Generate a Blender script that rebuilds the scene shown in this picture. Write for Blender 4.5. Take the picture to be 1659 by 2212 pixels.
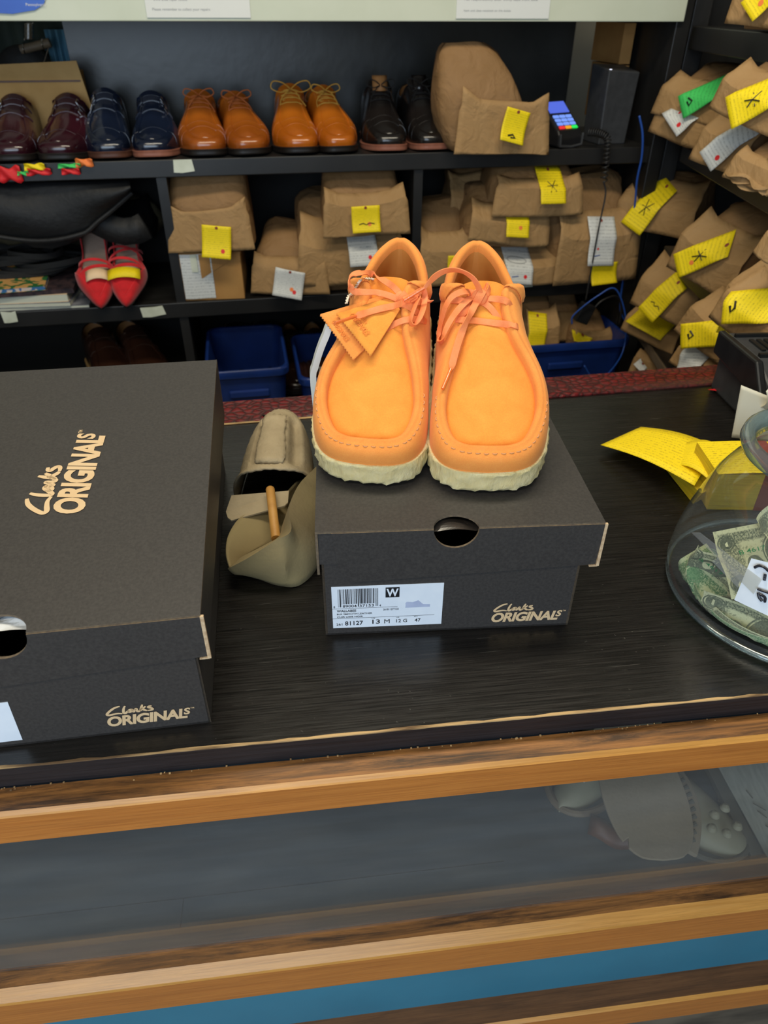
import bpy, math, random
import numpy as np
from mathutils import Vector, Matrix
from mathutils.bvhtree import BVHTree
PI = math.pi
R = math.radians
for o in list(bpy.data.objects): bpy.data.objects.remove(o)
scene = bpy.context.scene
C = scene.collection

# ---------------------------------------------------------------- camera
FPX, CX, CY = 1540.0, 829.5, 1106.0
CAM = Vector((0, 0, 1.5))
PITCH, YAW, ROLL = R(35.6), R(6.93), R(-0.3)
FW = Vector((math.sin(YAW)*math.cos(PITCH), math.cos(YAW)*math.cos(PITCH), -math.sin(PITCH)))
_rt = Vector((math.cos(YAW), -math.sin(YAW), 0)); _up = _rt.cross(FW)
RT = _rt*math.cos(ROLL) - _up*math.sin(ROLL)
UP = _rt*math.sin(ROLL) + _up*math.cos(ROLL)
cd = bpy.data.cameras.new('camera'); cam = bpy.data.objects.new('camera', cd); C.objects.link(cam)
cam.matrix_world = Matrix.Translation(CAM) @ Matrix((RT, UP, -FW)).transposed().to_4x4()
cd.sensor_fit = 'HORIZONTAL'; cd.lens = 24.0; cd.sensor_width = 1659/FPX*24.0
cd.clip_start = 0.02; cd.clip_end = 30
cd.dof.use_dof = True; cd.dof.focus_distance = 0.68; cd.dof.aperture_fstop = 9.0
scene.camera = cam
# ---------------------------------------------------------------- view
scene.view_settings.view_transform = 'Standard'; scene.view_settings.look = 'None'
scene.view_settings.gamma = 1; scene.view_settings.use_curve_mapping = False
scene.view_settings.exposure = 0.0
# ---------------------------------------------------------------- light
w = bpy.data.worlds.new('world'); scene.world = w; w.use_nodes = True
w.node_tree.nodes['Background'].inputs[0].default_value = (0.8, 0.9, 1, 1)
w.node_tree.nodes['Background'].inputs[1].default_value = 0.3
def area(name, loc, target, sx, sy, power, col):
    l = bpy.data.lights.new(name, 'AREA'); l.shape = 'RECTANGLE'; l.size = sx; l.size_y = sy
    l.energy = power; l.color = col
    o = bpy.data.objects.new(name, l); C.objects.link(o); o.location = loc
    d = Vector(target) - Vector(loc); o.rotation_euler = d.to_track_quat('-Z', 'Y').to_euler()
    return o
area('ceiling_tube_light', (0.15, 0.86, 2.62), (0.15, .95, 0), 1.5, 0.25, 22, (1.0, 0.90, 0.70))
area('ceiling_tube_light', (-0.6, -0.6, 2.62), (-0.6, -0.5, 0), 1.3, 0.3, 16, (1.0, 0.93, 0.78))
area('daylight_window', (-0.5, -1.93, 1.65), (0.1, 0.8, 0.9), 2.2, 1.3, 44, (0.66, 0.82, 1.0))

# ---------------------------------------------------------------- pixel geometry
def ray(px, py): return RT*((px-CX)/FPX) + UP*((CY-py)/FPX) + FW
def hit(px, py, p, n):
    d = ray(px, py); return CAM + d*((p-CAM).dot(n)/d.dot(n))
def hitz(px, py, z): return hit(px, py, Vector((0, 0, z)), Vector((0, 0, 1)))
P0 = CAM + ray(829.5, 332)*1.66
MBK = Matrix.Translation((P0.x, P0.y, 0)) @ Matrix.Rotation(R(3.57), 4, 'Z')     # rear shelving frame
def onB(px, py, off=0.0):      # world point on a plane parallel to the rear shelf front
    n = MBK.to_3x3() @ Vector((0, 1, 0)); return hit(px, py, MBK @ Vector((0, off, 0)), n)
Q0 = Vector((0.9021, 1.7036, 0))
MRT = Matrix.Translation(Q0) @ Matrix.Rotation(R(-98.8), 4, 'Z')                  # right shelving frame
def onR(px, py, off=0.0):
    n = MRT.to_3x3() @ Vector((0, 1, 0)); return hit(px, py, MRT @ Vector((0, off, 0)), n)

# ---------------------------------------------------------------- materials
def lin(c):
    if isinstance(c, str):
        c = [int(c[i:i+2], 16)/255 for i in (0, 2, 4)]
    return tuple((x/12.92 if x <= .04045 else ((x+.055)/1.055)**2.4) for x in c[:3]) + (1,)
class NT:
    def __init__(s, name):
        s.m = bpy.data.materials.new(name); s.m.use_nodes = True; s.t = s.m.node_tree; s.n = s.t.nodes; s.l = s.t.links
        s.b = s.n['Principled BSDF']; s.out = s.n['Material Output']
    def add(s, t, **k):
        x = s.n.new(t)
        for a, v in k.items(): setattr(x, a, v)
        return x
    def link(s, a, b): s.l.new(a, b)
    def coord(s, scale=(1, 1, 1), rot=(0, 0, 0), kind='Object'):
        tc = s.add('ShaderNodeTexCoord'); mp = s.add('ShaderNodeMapping')
        mp.inputs['Scale'].default_value = scale; mp.inputs['Rotation'].default_value = rot
        s.link(tc.outputs[kind], mp.inputs[0]); return mp.outputs[0]
    def noise(s, vec, scale, detail=4, rough=.55, dist=0):
        x = s.add('ShaderNodeTexNoise'); x.inputs['Scale'].default_value = scale; x.inputs['Detail'].default_value = detail
        x.inputs['Roughness'].default_value = rough; x.inputs['Distortion'].default_value = dist
        s.link(vec, x.inputs['Vector']); return x.outputs['Fac']
    def ramp(s, fac, stops):
        x = s.add('ShaderNodeValToRGB'); e = x.color_ramp.elements
        while len(e) < len(stops): e.new(.5)
        for i, (p, c) in enumerate(stops): e[i].position = p; e[i].color = c if len(c) == 4 else tuple(c)+(1,)
        s.link(fac, x.inputs[0]); return x.outputs[0]
    def mix(s, f, a, b, mode='MIX'):
        x = s.add('ShaderNodeMix', data_type='RGBA', blend_type=mode)
        for i, v in ((0, f), (6, a), (7, b)):
            if hasattr(v, 'is_linked') or hasattr(v, 'links'): s.link(v, x.inputs[i])
            else: x.inputs[i].default_value = v
        return x.outputs[2]
    def bump(s, h, st, dist=.001, prev=None):
        x = s.add('ShaderNodeBump'); x.inputs['Strength'].default_value = st; x.inputs['Distance'].default_value = dist
        s.link(h, x.inputs['Height'])
        if prev: s.link(prev, x.inputs['Normal'])
        s.link(x.outputs[0], s.b.inputs['Normal']); return x.outputs[0]
def mat(name, c1, c2=None, rough=.6, scale=30, bs=None, bst=.3, bd=.001, metal=0, stretch=(1, 1, 1), lo=.35, hi=.65, sheen=0, coat=0, detail=4, spec=None, dist=0):
    m = NT(name); v = m.coord(stretch)
    m.b.inputs['Roughness'].default_value = rough; m.b.inputs['Metallic'].default_value = metal
    if spec is not None: m.b.inputs['Specular IOR Level'].default_value = spec
    if c2 is None: m.b.inputs['Base Color'].default_value = lin(c1)
    else: m.link(m.ramp(m.noise(v, scale, detail, dist=dist), [(lo, lin(c1)), (hi, lin(c2))]), m.b.inputs['Base Color'])
    if bs: m.bump(m.noise(v, bs, 5), bst, bd)
    if sheen: m.b.inputs['Sheen Weight'].default_value = sheen; m.b.inputs['Sheen Roughness'].default_value = .5
    if coat: m.b.inputs['Coat Weight'].default_value = coat; m.b.inputs['Coat Roughness'].default_value = .12
    return m.m
# suede: short nap, patches brushed lighter and darker
def suede(name, a, b):
    m = NT(name); v = m.coord()
    c = m.ramp(m.noise(v, 28, 5, .6, .6), [(.3, lin(a)), (.7, lin(b))])
    c = m.mix(.12, c, m.ramp(m.noise(v, 900, 2), [(.3, (.35, .12, .02)), (.7, (1, .75, .4))]), 'OVERLAY')
    m.link(c, m.b.inputs['Base Color']); m.b.inputs['Roughness'].default_value = .95
    m.b.inputs['Specular IOR Level'].default_value = .15
    m.b.inputs['Sheen Weight'].default_value = .35; m.b.inputs['Sheen Tint'].default_value = lin('ffc090')
    m.bump(m.noise(v, 1400, 3), .35, .0006, m.bump(m.noise(v, 90, 4), .25, .001)); return m.m
M = {}
M['suede'] = suede('orange_suede', 'e6923e', 'f0a24a')
M['suede2'] = suede('daylit_suede', 'e79046', 'f09e54')  # same suede as the vamp, peach cast of cool daylight put into its colour
M['lining'] = mat('tan_lining', 'c98840', 'd4954c', .6, 20, 300, .2)
M['lace'] = mat('orange_lace', 'f2884a', 'f89660', .8, 60, 700, .5, .0006)
M['tip'] = mat('clear_orange_tip', 'f07a3a', rough=.15, coat=.6)
M['thread'] = mat('pale_thread', 'dc9c66', rough=.8)
M['threadw'] = mat('white_twine', 'efe6d6', 'd8c8ac', .8, 400)
m = NT('crepe_rubber'); v = m.coord()
m.link(m.ramp(m.noise(v, 60, 5), [(.3, lin('dac68c')), (.7, lin('e8d8a6'))]), m.b.inputs['Base Color'])
m.b.inputs['Roughness'].default_value = .55; m.b.inputs['Subsurface Weight'].default_value = .25
m.b.inputs['Subsurface Radius'].default_value = (.01, .008, .004); m.b.inputs['Subsurface Scale'].default_value = .6
m.bump(m.noise(m.coord((1, 1, .25)), 260, 5), .7, .002); M['crepe'] = m.m
# cardboard printed dark
def card(name, a, b):
    m = NT(name); v = m.coord((1, 1, 1))
    c = m.ramp(m.noise(v, 380, 3), [(.35, lin(a)), (.65, lin(b))])
    sp = m.ramp(m.noise(v, 1500, 1), [(.74, (0, 0, 0)), (.80, (.06, .055, .045))])
    m.link(m.mix(1, c, sp, 'ADD'), m.b.inputs['Base Color']); m.b.inputs['Roughness'].default_value = .5
    m.b.inputs['Specular IOR Level'].default_value = .45
    m.bump(m.noise(m.coord((1, .35, 1)), 420, 4), .3, .0005); return m.m
M['card'] = card('charcoal_card', '343130', '3e3b39')
M['cardin'] = mat('inner_board', '241f1b', '2e2823', .9, 50)
M['kline'] = mat('board_edge', '5e5144', '75654f', .9, 300)
M['kedge'] = mat('kraft_edge', 'b99a78', 'd8bd98', .9, 300)
M['gold'] = mat('tan_print', 'd9b98e', 'dcbf96', .6, 60)
M['white'] = mat('label_paper', 'dfe8f4', 'e6eef8', .5, 40)
M['ink'] = mat('black_ink', '15171c', rough=.5)
M['inkl'] = mat('pale_blue_ink', 'a9b4d2', 'b9c3de', .6, 60)
def kraft(name, a, b):
    m = NT(name); v = m.coord()
    m.link(m.ramp(m.noise(v, 9, 6, .6, .4), [(.3, lin(a)), (.7, lin(b))]), m.b.inputs['Base Color'])
    m.b.inputs['Roughness'].default_value = .75; m.b.inputs['Specular IOR Level'].default_value = .3
    n1 = m.bump(m.noise(v, 22, 4, .5, 1.2), .9, .007)
    m.bump(m.noise(v, 500, 2), .15, .0004, n1); return m.m
M['kraft'] = kraft('kraft_paper', '86653f', '967450')
M['kraft_lit'] = kraft('kraft_lit_flap', '9c7a50', 'a9875c')  # lighter copy of the bag paper: light on the flaps put into colour
M['carton'] = mat('carton_board', 'a5763f', 'b28449', .8, 12, 200, .1)
M['cartond'] = mat('carton_dull', 'b08a52', 'bf9960', .8, 12)
# tickets: printed lines of small type
def ticket(name, base, ink, fac=.55):
    m = NT(name); v = m.coord(kind='UV')
    sx = m.add('ShaderNodeSeparateXYZ'); m.link(v, sx.inputs[0])
    mu = m.add('ShaderNodeMath', operation='MULTIPLY'); mu.inputs[1].default_value = 15; m.link(sx.outputs[1], mu.inputs[0])
    fr = m.add('ShaderNodeMath', operation='FRACT'); m.link(mu.outputs[0], fr.inputs[0])
    lt = m.add('ShaderNodeMath', operation='LESS_THAN'); lt.inputs[1].default_value = .38; m.link(fr.outputs[0], lt.inputs[0])
    nz = m.noise(m.coord((26, 15, 1), kind='UV'), 1.6, 3, .8)
    gt = m.add('ShaderNodeMath', operation='GREATER_THAN'); gt.inputs[1].default_value = .53; m.link(nz, gt.inputs[0])
    a = m.add('ShaderNodeMath', operation='MULTIPLY'); m.link(lt.outputs[0], a.inputs[0]); m.link(gt.outputs[0], a.inputs[1])
    f = m.add('ShaderNodeMath', operation='MULTIPLY'); f.inputs[1].default_value = fac; m.link(a.outputs[0], f.inputs[0])
    m.link(m.mix(f.outputs[0], lin(base), lin(ink)), m.b.inputs['Base Color']); m.b.inputs['Roughness'].default_value = .65
    return m.m
M['ty'] = ticket('yellow_ticket', 'f4d800', '6a5a10'); M['tw'] = ticket('white_ticket', 'd4d6d4', '50545c')
M['tg'] = ticket('green_ticket', '3fc860', '1c5a2c'); M['typ'] = ticket('yellow_ticket_print', 'f8da08', 'b08a10', .6)
M['red'] = mat('red_dot', 'd81c22', rough=.6); M['org'] = mat('orange_dot', 'f0803a', rough=.6)
M['maroon'] = mat('brown_patch', '8a3a28', rough=.7)
# blacks
def blackwood(name, a, b, spec, rough, specks=True):
    m = NT(name); v = m.coord((1.6, 60, 60))
    c = m.ramp(m.noise(v, 6, 8, .65, .5), [(.35, lin(a)), (.62, lin(b))])
    if specks:
        s = m.noise(m.coord((1, 1, 1)), 260, 2); big = m.noise(m.coord(), 9, 3)
        sp = m.ramp(s, [(.70, (0, 0, 0)), (.75, (.10, .095, .085))])
        c = m.mix(m.ramp(big, [(.42, (.0, .0, .0)), (.7, (1, 1, 1))]), c, m.mix(1, c, sp, 'ADD'))
        sc = m.ramp(m.noise(m.coord((2, 60, 1), (0, 0, .5)), 5, 2, .6, .8), [(.70, (0, 0, 0)), (.73, (.035, .033, .03))])
        c = m.mix(1, c, sc, 'ADD')
    m.link(c, m.b.inputs['Base Color'])
    m.link(m.ramp(m.noise(v, 10, 5), [(.3, (rough-.08,)*3), (.7, (rough+.12,)*3)]), m.b.inputs['Roughness'])
    m.b.inputs['Specular IOR Level'].default_value = spec
    m.bump(m.noise(v, 9, 6), .18, .0004); return m.m
M['top'] = blackwood('black_worktop', '0d0c0b', '1e1b19', .5, .27)
M['topedge'] = blackwood('black_edge', '1b1719', '2b2628', .4, .45, False)
M['black'] = mat('black_paint', '171615', '222120', .42, 6, 60, .15, .001, stretch=(1, 6, 1))
M['blackp'] = mat('worn_black_panel', '1e1e1c', '2f2f2c', .33, 5, 25, .25, .002, detail=8)
M['blackm'] = mat('matte_black', '161514', rough=.8)
M['plastic'] = mat('black_plastic', '1a1a1b', '202021', .35, 40)
M['plasticg'] = mat('grey_black_plastic', '333436', '3b3c3e', .5, 60)
M['bare'] = mat('worn_bare_edge', 'c9a673', '6b5236', .8, 40, stretch=(.3, 3, 3), lo=.45, hi=.62)
def oak(name, a, b, d, dirt, rough=.35, k=.55):
    m = NT(name); v = m.coord((1.2, 55, 55))
    c = m.ramp(m.noise(v, 5, 8, .6, 1.2), [(.3, lin(a)), (.6, lin(b))])
    g = m.ramp(m.noise(m.coord((3, 210, 210)), 5, 6, .6), [(.52, (0, 0, 0)), (.68, (1, 1, 1))])
    c = m.mix(m.mix(1, g, (.35, .35, .35, 1), 'MULTIPLY'), c, lin(d))
    dn = m.ramp(m.noise(m.coord((1.6, 20, 20)), 4, 8, .75, .6), [(k-.12, (0, 0, 0)), (k+.1, (1, 1, 1))])
    c = m.mix(m.mix(1, dn, (dirt,)*3+(1,), 'MULTIPLY'), c, lin('2a190c'))
    m.link(c, m.b.inputs['Base Color']); m.b.inputs['Roughness'].default_value = rough
    m.b.inputs['Coat Weight'].default_value = .25; m.b.inputs['Coat Roughness'].default_value = .3
    m.bump(m.noise(m.coord((2.5, 90, 90)), 5, 6), .2, .0004); return m.m
M['oak'] = oak('honey_oak', 'b26a28', 'c57c34', '7a4416', .12)
M['oakt'] = oak('oak_bevel', 'c0853a', 'd2984c', '8a5a22', .2)
M['oakd'] = oak('grimy_oak', '8a5a28', 'a8713a', '4a2c12', .9, .5, .52)
M['oakb'] = oak('dark_oak', '6a4526', '7a5230', '3a2412', .5, .5)
M['teal'] = mat('teal_paint', '2f7590', '35809c', .38, 5)
M['casefloor'] = mat('dark_plank', '3a4046', '4c545a', .4, 5, 30, .15, stretch=(1, 14, 1), detail=7)
M['seam'] = mat('plank_seam', '0c0e10', rough=.8)
M['dullwood'] = mat('dull_wood', '5f5140', '74644e', .6, 8, stretch=(1, 12, 12))
m = NT('red_croc_leather'); v = m.coord((1, 1.3, 1)); vo = m.add('ShaderNodeTexVoronoi'); vo.inputs['Scale'].default_value = 75; m.link(v, vo.inputs['Vector'])
vo.feature = 'DISTANCE_TO_EDGE'
c = m.ramp(vo.outputs['Distance'], [(.0, lin('2c0c0e')), (.25, lin('6e1a1e'))])
c = m.mix(m.ramp(m.noise(m.coord((.8, 6, 1)), 4, 5), [(.4, (0, 0, 0)), (.65, (.7, .7, .7))]), c, lin('4a3230'))
m.link(c, m.b.inputs['Base Color']); m.b.inputs['Roughness'].default_value = .3; m.bump(vo.outputs['Distance'], .8, .002); M['croc'] = m.m
M['board'] = mat('cream_board', 'c9ceb8', 'd2d6c2', .45, 6, 30, .1)
M['paper'] = mat('white_paper', 'e2e3df', rough=.7)
M['greyink'] = mat('grey_print', '9a9c9c', rough=.7)
M['blue'] = mat('blue_plastic', '152c66', '19347a', .3, 12)
M['bluei'] = mat('blue_sign', '1f52b8', '2560c8', .4, 12)
M['bluecable'] = mat('blue_cable', '1f4a9c', rough=.4)
M['cord'] = mat('black_cord', '1c1b1b', rough=.5)
M['pulp'] = mat('moulded_pulp', '8f8064', 'aa9a7c', .95, 14, 240, .6, .0015, detail=7)
M['pulpd'] = mat('moulded_pulp_inside', '8a7a58', '97875f', .95, 14, 240, .4, .001)
M['dowel'] = mat('wood_dowel', 'b5823e', 'c8954e', .5, 40, stretch=(1, 1, .2))
M['stand'] = mat('white_enamel', 'dfe4e0', rough=.35)
def leather(name, a, b, rough=.18, coat=.5, sc=8): return mat(name, a, b, rough, sc, 200, .12, .0005, coat=coat)
M['burg'] = leather('burgundy_leather', '260c14', '3a1420'); M['navy'] = leather('navy_leather', '0d1424', '19233a')
M['tan'] = leather('tan_leather', '8a4412', 'b0601c', .25); M['cognac'] = leather('cognac_leather', 'a0500f', 'c06a1a', .22)
M['blk'] = leather('black_leather', '151211', '201b1a', .25); M['brn'] = leather('brown_leather', '20120c', '3a2218', .25)
M['welt'] = mat('brown_welt', '4a2c20', '5c3828', .5, 40); M['weltp'] = mat('tan_welt', '8a5340', '9a6450', .5, 40)
M['soleblk'] = mat('black_sole', '17120f', rough=.5)
M['inner'] = mat('tan_insole', '9a6a3a', 'a87848', .6, 20)
M['yl'] = mat('yellow_lace', 'b98a30', 'd0a448', .8, 80); M['bl'] = mat('brown_lace', 'b0602c', rough=.7); M['kl'] = mat('black_lace', '141212', rough=.7)
M['silver'] = mat('silver_metal', 'c8c8c8', rough=.2, metal=1)
M['redsu'] = mat('red_suede', 'b4060f', 'd0101c', .85, 30, 500, .3, sheen=.3); M['beige'] = mat('beige_insole', 'b09684', 'c0a896', .6, 20)
M['cream'] = mat('cream_card', 'e8c8a0', rough=.7)
M['olive'] = mat('olive_canvas', '3e3828', '5a523c', .7, 14, 300, .5, .001)
M['blackbag'] = mat('black_nylon', '0d0d0e', '151517', .65, 10, 60, .5, .004)
M['tape'] = mat('pale_tape', 'c4c8b4', 'd4d8c6', .6, 30)
M['greencloth'] = mat('dark_green_cloth', '26302a', '333d34', .8, 10)
M['bluecloth'] = mat('blue_cloth', '4a7890', '5b8ca4', .8, 12, stretch=(8, 1, 1))
M['greyleather'] = mat('worn_suede_sole', '857964', '958872', .9, 12, 200, .4, .001, detail=7)
M['clog'] = mat('olive_rubber', '85826a', '94907a', .6, 12); M['clogd'] = mat('dark_rubber', '4a483e', rough=.8)
M['wall'] = mat('painted_wall', 'b8b4a6', 'bebaac', .7, 3); M['ceil'] = mat('ceiling_paint', 'd8d6cc', rough=.8)
M['floor'] = mat('grey_wood_floor', '55504a', '857d70', .6, 5, 30, .2, stretch=(1, 9, 1), detail=8)
m = NT('screen_blue'); m.b.inputs['Base Color'].default_value = (0, 0, 0, 1); m.b.inputs['Emission Color'].default_value = (.12, .2, .95, 1); m.b.inputs['Emission Strength'].default_value = .8; M['screen'] = m.m
def emis(name, c, s):
    m = NT(name); m.b.inputs['Base Color'].default_value = (.02, .02, .02, 1); m.b.inputs['Emission Color'].default_value = lin(c); m.b.inputs['Emission Strength'].default_value = s; return m.m
M['kb'] = emis('key_blue', '7aa0ff', 1.0); M['kr'] = emis('key_red', 'ff3030', .9); M['ky'] = emis('key_amber', 'ffae20', .9); M['kg'] = emis('key_green', '20ff60', .9)
# clear glass sheet: what it mirrors, what it lets through, a pale diffuse film with sheen painted in
def glass(name, tint, haze, fres=1.5, edge=None):
    m = NT(name); tr = m.add('ShaderNodeBsdfTransparent'); tr.inputs[0].default_value = tint
    gl = m.add('ShaderNodeBsdfGlossy'); gl.inputs['Roughness'].default_value = .06 if haze else .02
    mx = m.add('ShaderNodeMixShader'); lf = m.add('ShaderNodeLayerWeight'); lf.inputs[0].default_value = .5
    pw = m.add('ShaderNodeMath', operation='POWER'); pw.inputs[1].default_value = 4.0; m.link(lf.outputs['Facing'], pw.inputs[0])
    fr = m.add('ShaderNodeMath', operation='MULTIPLY_ADD'); fr.inputs[1].default_value = .85; fr.inputs[2].default_value = .035*(fres-.5); m.link(pw.outputs[0], fr.inputs[0])
    if edge:
        lw = m.add('ShaderNodeLayerWeight'); lw.inputs[0].default_value = .35
        t2 = m.ramp(lw.outputs['Facing'], [(.55, tint), (.97, edge)]); m.link(t2, tr.inputs[0])
    m.link(fr.outputs[0], mx.inputs[0]); m.link(tr.outputs[0], mx.inputs[1]); m.link(gl.outputs[0], mx.inputs[2])
    last = mx.outputs[0]
    if haze:
        df = m.add('ShaderNodeBsdfDiffuse'); df.inputs[0].default_value = (.62, .68, .74, 1)
        m2 = m.add('ShaderNodeMixShader'); n = m.ramp(m.noise(m.coord((1, 1, 4)), 3, 6, .6), [(.3, (haze*.6,)*3), (.7, (haze*1.4,)*3)])
        m.link(n, m2.inputs[0]); m.link(last, m2.inputs[1]); m.link(df.outputs[0], m2.inputs[2]); last = m2.outputs[0]
    m.link(last, m.out.inputs['Surface']); return m.m
M['glass'] = glass('dusty_sheen_pane', (.95, .96, .96, 1), .04)  # thin dust film, with the bluish daylight sheen put into its colour
M['jar'] = glass('clear_jar_glass', (.95, .97, .97, 1), .035, 3.0, (.5, .62, .64, 1))
m = NT('thick_glass'); m.b.inputs['Transmission Weight'].default_value = 1; m.b.inputs['Roughness'].default_value = .02; m.b.inputs['Base Color'].default_value = (.80, .93, .95, 1); m.b.inputs['IOR'].default_value = 1.35; M['rim'] = glass('thick_rim_glass', (.62, .76, .78, 1), .10, 5.0, (.25, .42, .46, 1))
M['tapeclear'] = glass('clear_tape', (.85, .82, .74, 1), .25, 1.3)
# banknotes
def bill(name, a, b, k):
    m = NT(name); v = m.coord(kind='UV'); s = m.add('ShaderNodeSeparateXYZ'); m.link(v, s.inputs[0])
    def edge(o, w0):
        x = m.add('ShaderNodeMath', operation='SUBTRACT'); m.link(o, x.inputs[0]); x.inputs[1].default_value = .5
        y = m.add('ShaderNodeMath', operation='ABSOLUTE'); m.link(x.outputs[0], y.inputs[0]); return y.outputs[0]
    ex, ey = edge(s.outputs[0], 0), edge(s.outputs[1], 0)
    mxx = m.add('ShaderNodeMath', operation='MULTIPLY'); mxx.inputs[1].default_value = .93; m.link(ex, mxx.inputs[0])
    mm = m.add('ShaderNodeMath', operation='MAXIMUM'); m.link(mxx.outputs[0], mm.inputs[0]); m.link(ey, mm.inputs[1])
    band = m.ramp(mm.outputs[0], [(.27, (0, 0, 0)), (.30, (1, 1, 1)), (.43, (1, 1, 1)), (.445, (0, 0, 0))])
    nz = m.ramp(m.noise(m.coord((60, 26, 1), kind='UV'), 1.2, 4, .8), [(.42, (.15, .15, .15)), (.55, (1, 1, 1))])
    c = m.mix(m.mix(1, band, nz, 'MULTIPLY'), lin(a), lin(b))
    mid = m.ramp(m.noise(m.coord((30, 14, 1), kind='UV'), 1, 5, .8), [(.55, (0, 0, 0)), (.6, (k,)*3)])
    c = m.mix(mid, c, lin(b)); m.link(c, m.b.inputs['Base Color']); m.b.inputs['Roughness'].default_value = .75; return m.m
M['bill'] = bill('banknote_front', 'd3d2a8', '5c6450', .6); M['billg'] = bill('banknote_back', 'c4cda4', '4d7a50', .9)

# ---------------------------------------------------------------- mesh helpers
class MB:
    def __init__(s): s.v = []; s.f = []; s.m = []; s.uv = {}
    def grid(s, P, closed_u=False, closed_v=False, mi=0, flip=False, uv=False):
        nu, nv = len(P), len(P[0]); b = len(s.v)
        for row in P:
            for p in row: s.v.append(tuple(p))
        for i in range(nu if closed_u else nu-1):
            for j in range(nv if closed_v else nv-1):
                q = [b+i*nv+j, b+((i+1) % nu)*nv+j, b+((i+1) % nu)*nv+(j+1) % nv, b+i*nv+(j+1) % nv]
                if uv: s.uv[len(s.f)] = [(i/(nu-1), j/(nv-1)), ((i+1)/(nu-1), j/(nv-1)), ((i+1)/(nu-1), (j+1)/(nv-1)), (i/(nu-1), (j+1)/(nv-1))]
                if flip:
                    q.reverse()
                    if uv: s.uv[len(s.f)].reverse()
                s.f.append(q); s.m.append(mi)
        return s
    def box(s, x0, y0, z0, x1, y1, z1, mi=0, T=None):
        b = len(s.v); c = [(x, y, z) for z in (z0, z1) for y in (y0, y1) for x in (x0, x1)]
        if T: c = [tuple(T @ Vector(p)) for p in c]
        s.v += c
        for q in ((0, 2, 3, 1), (4, 5, 7, 6), (0, 1, 5, 4), (2, 6, 7, 3), (0, 4, 6, 2), (1, 3, 7, 5)): s.f.append([b+i for i in q]); s.m.append(mi)
        return s
    def prism(s, poly, o, U, V, th, m0=0, m1=None):
        o, U, V = Vector(o), Vector(U), Vector(V); N = U.cross(V).normalized()*th; b = len(s.v); n = len(poly)
        for k in (0, 1):
            for (u, v) in poly: s.v.append(tuple(o+U*u+V*v+N*k))
        s.f.append([b+i for i in range(n)][::-1]); s.m.append(m0); s.f.append([b+n+i for i in range(n)]); s.m.append(m0)
        for i in range(n): j = (i+1) % n; s.f.append([b+i, b+j, b+n+j, b+n+i]); s.m.append(m0 if m1 is None else m1)
        return s
    def tube(s, pts, r, n=8, mi=0, cap=True, taper=None):
        pts = [Vector(p) for p in pts]; rows = []; up = None
        for i, p in enumerate(pts):
            t = (pts[min(i+1, len(pts)-1)] - pts[max(i-1, 0)]).normalized()
            if up is None:
                up = Vector((0, 0, 1)) if abs(t.z) < .9 else Vector((1, 0, 0))
            a = (up - t*up.dot(t)).normalized(); up = a; c = t.cross(a)
            rr = r if taper is None else r*taper(i/(len(pts)-1))
            rows.append([p + (a*math.cos(2*PI*k/n) + c*math.sin(2*PI*k/n))*rr for k in range(n)])
        b = len(s.v); s.grid(rows, closed_v=True, mi=mi)
        if cap:
            s.f.append([b+k for k in range(n)]); s.m.append(mi); e = len(s.v)-n; s.f.append([e+k for k in range(n)][::-1]); s.m.append(mi)
        return s
    def ribbon(s, pts, w, th, normals=None, mi=0, wf=None):
        # flat strip with a rounded rectangular section; normals = face direction per point
        pts = [Vector(p) for p in pts]; rows = []
        for i, p in enumerate(pts):
            t = (pts[min(i+1, len(pts)-1)] - pts[max(i-1, 0)]).normalized()
            n = Vector(normals[i] if normals else (0, 0, 1)); n = (n - t*n.dot(t)).normalized(); c = t.cross(n)
            ww = w*(wf(i/(len(pts)-1)) if wf else 1)
            sec = [(-.5, 0), (-.47, .4), (-.3, .5), (0, .5), (.3, .5), (.47, .4), (.5, 0), (.47, -.4), (.3, -.5), (0, -.5), (-.3, -.5), (-.47, -.4)]
            rows.append([p + c*(a*ww) + n*(b*th) for a, b in sec])
        b = len(s.v); s.grid(rows, closed_v=True, mi=mi); k = 12
        s.f.append([b+i for i in range(k)]); s.m.append(mi); e = len(s.v)-k; s.f.append([e+i for i in range(k)][::-1]); s.m.append(mi)
        return s
    def lathe(s, prof, o=(0, 0, 0), n=32, mi=0):
        o = Vector(o); s.grid([[o+Vector((r*math.cos(2*PI*k/n), r*math.sin(2*PI*k/n), z)) for k in range(n)] for r, z in prof], closed_v=True, mi=mi); return s
    def raw(s, v, f, mi=0):
        b = len(s.v); s.v += [tuple(p) for p in v]; s.f += [[b+i for i in q] for q in f]; s.m += [mi]*len(f); return s
    def build(s, name, mats, parent=None, smooth=True, sharp=40, M_=None, sub=0, solid=0, bevel=0):
        me = bpy.data.meshes.new(name); me.from_pydata([tuple(v) for v in s.v], [], s.f)
        if not isinstance(mats, (list, tuple)): mats = [mats]
        for x in mats: me.materials.append(M[x] if isinstance(x, str) else x)
        for p, k in zip(me.polygons, s.m): p.material_index = min(k, len(mats)-1)
        if s.uv:
            ul = me.uv_layers.new(name='uv')
            for p in me.polygons:
                if p.index in s.uv:
                    for li, c in zip(p.loop_indices, s.uv[p.index]): ul.data[li].uv = c
        if smooth:
            me.shade_smooth()
            if sharp: me.set_sharp_from_angle(angle=R(sharp))
        o = bpy.data.objects.new(name, me); C.objects.link(o)
        if parent: o.parent = parent
        if M_ is not None: o.matrix_world = M_
        if bevel:
            b = o.modifiers.new('b', 'BEVEL'); b.width = bevel; b.segments = 2; b.limit_method = 'ANGLE'
        if solid:
            b = o.modifiers.new('s', 'SOLIDIFY'); b.thickness = solid
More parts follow.
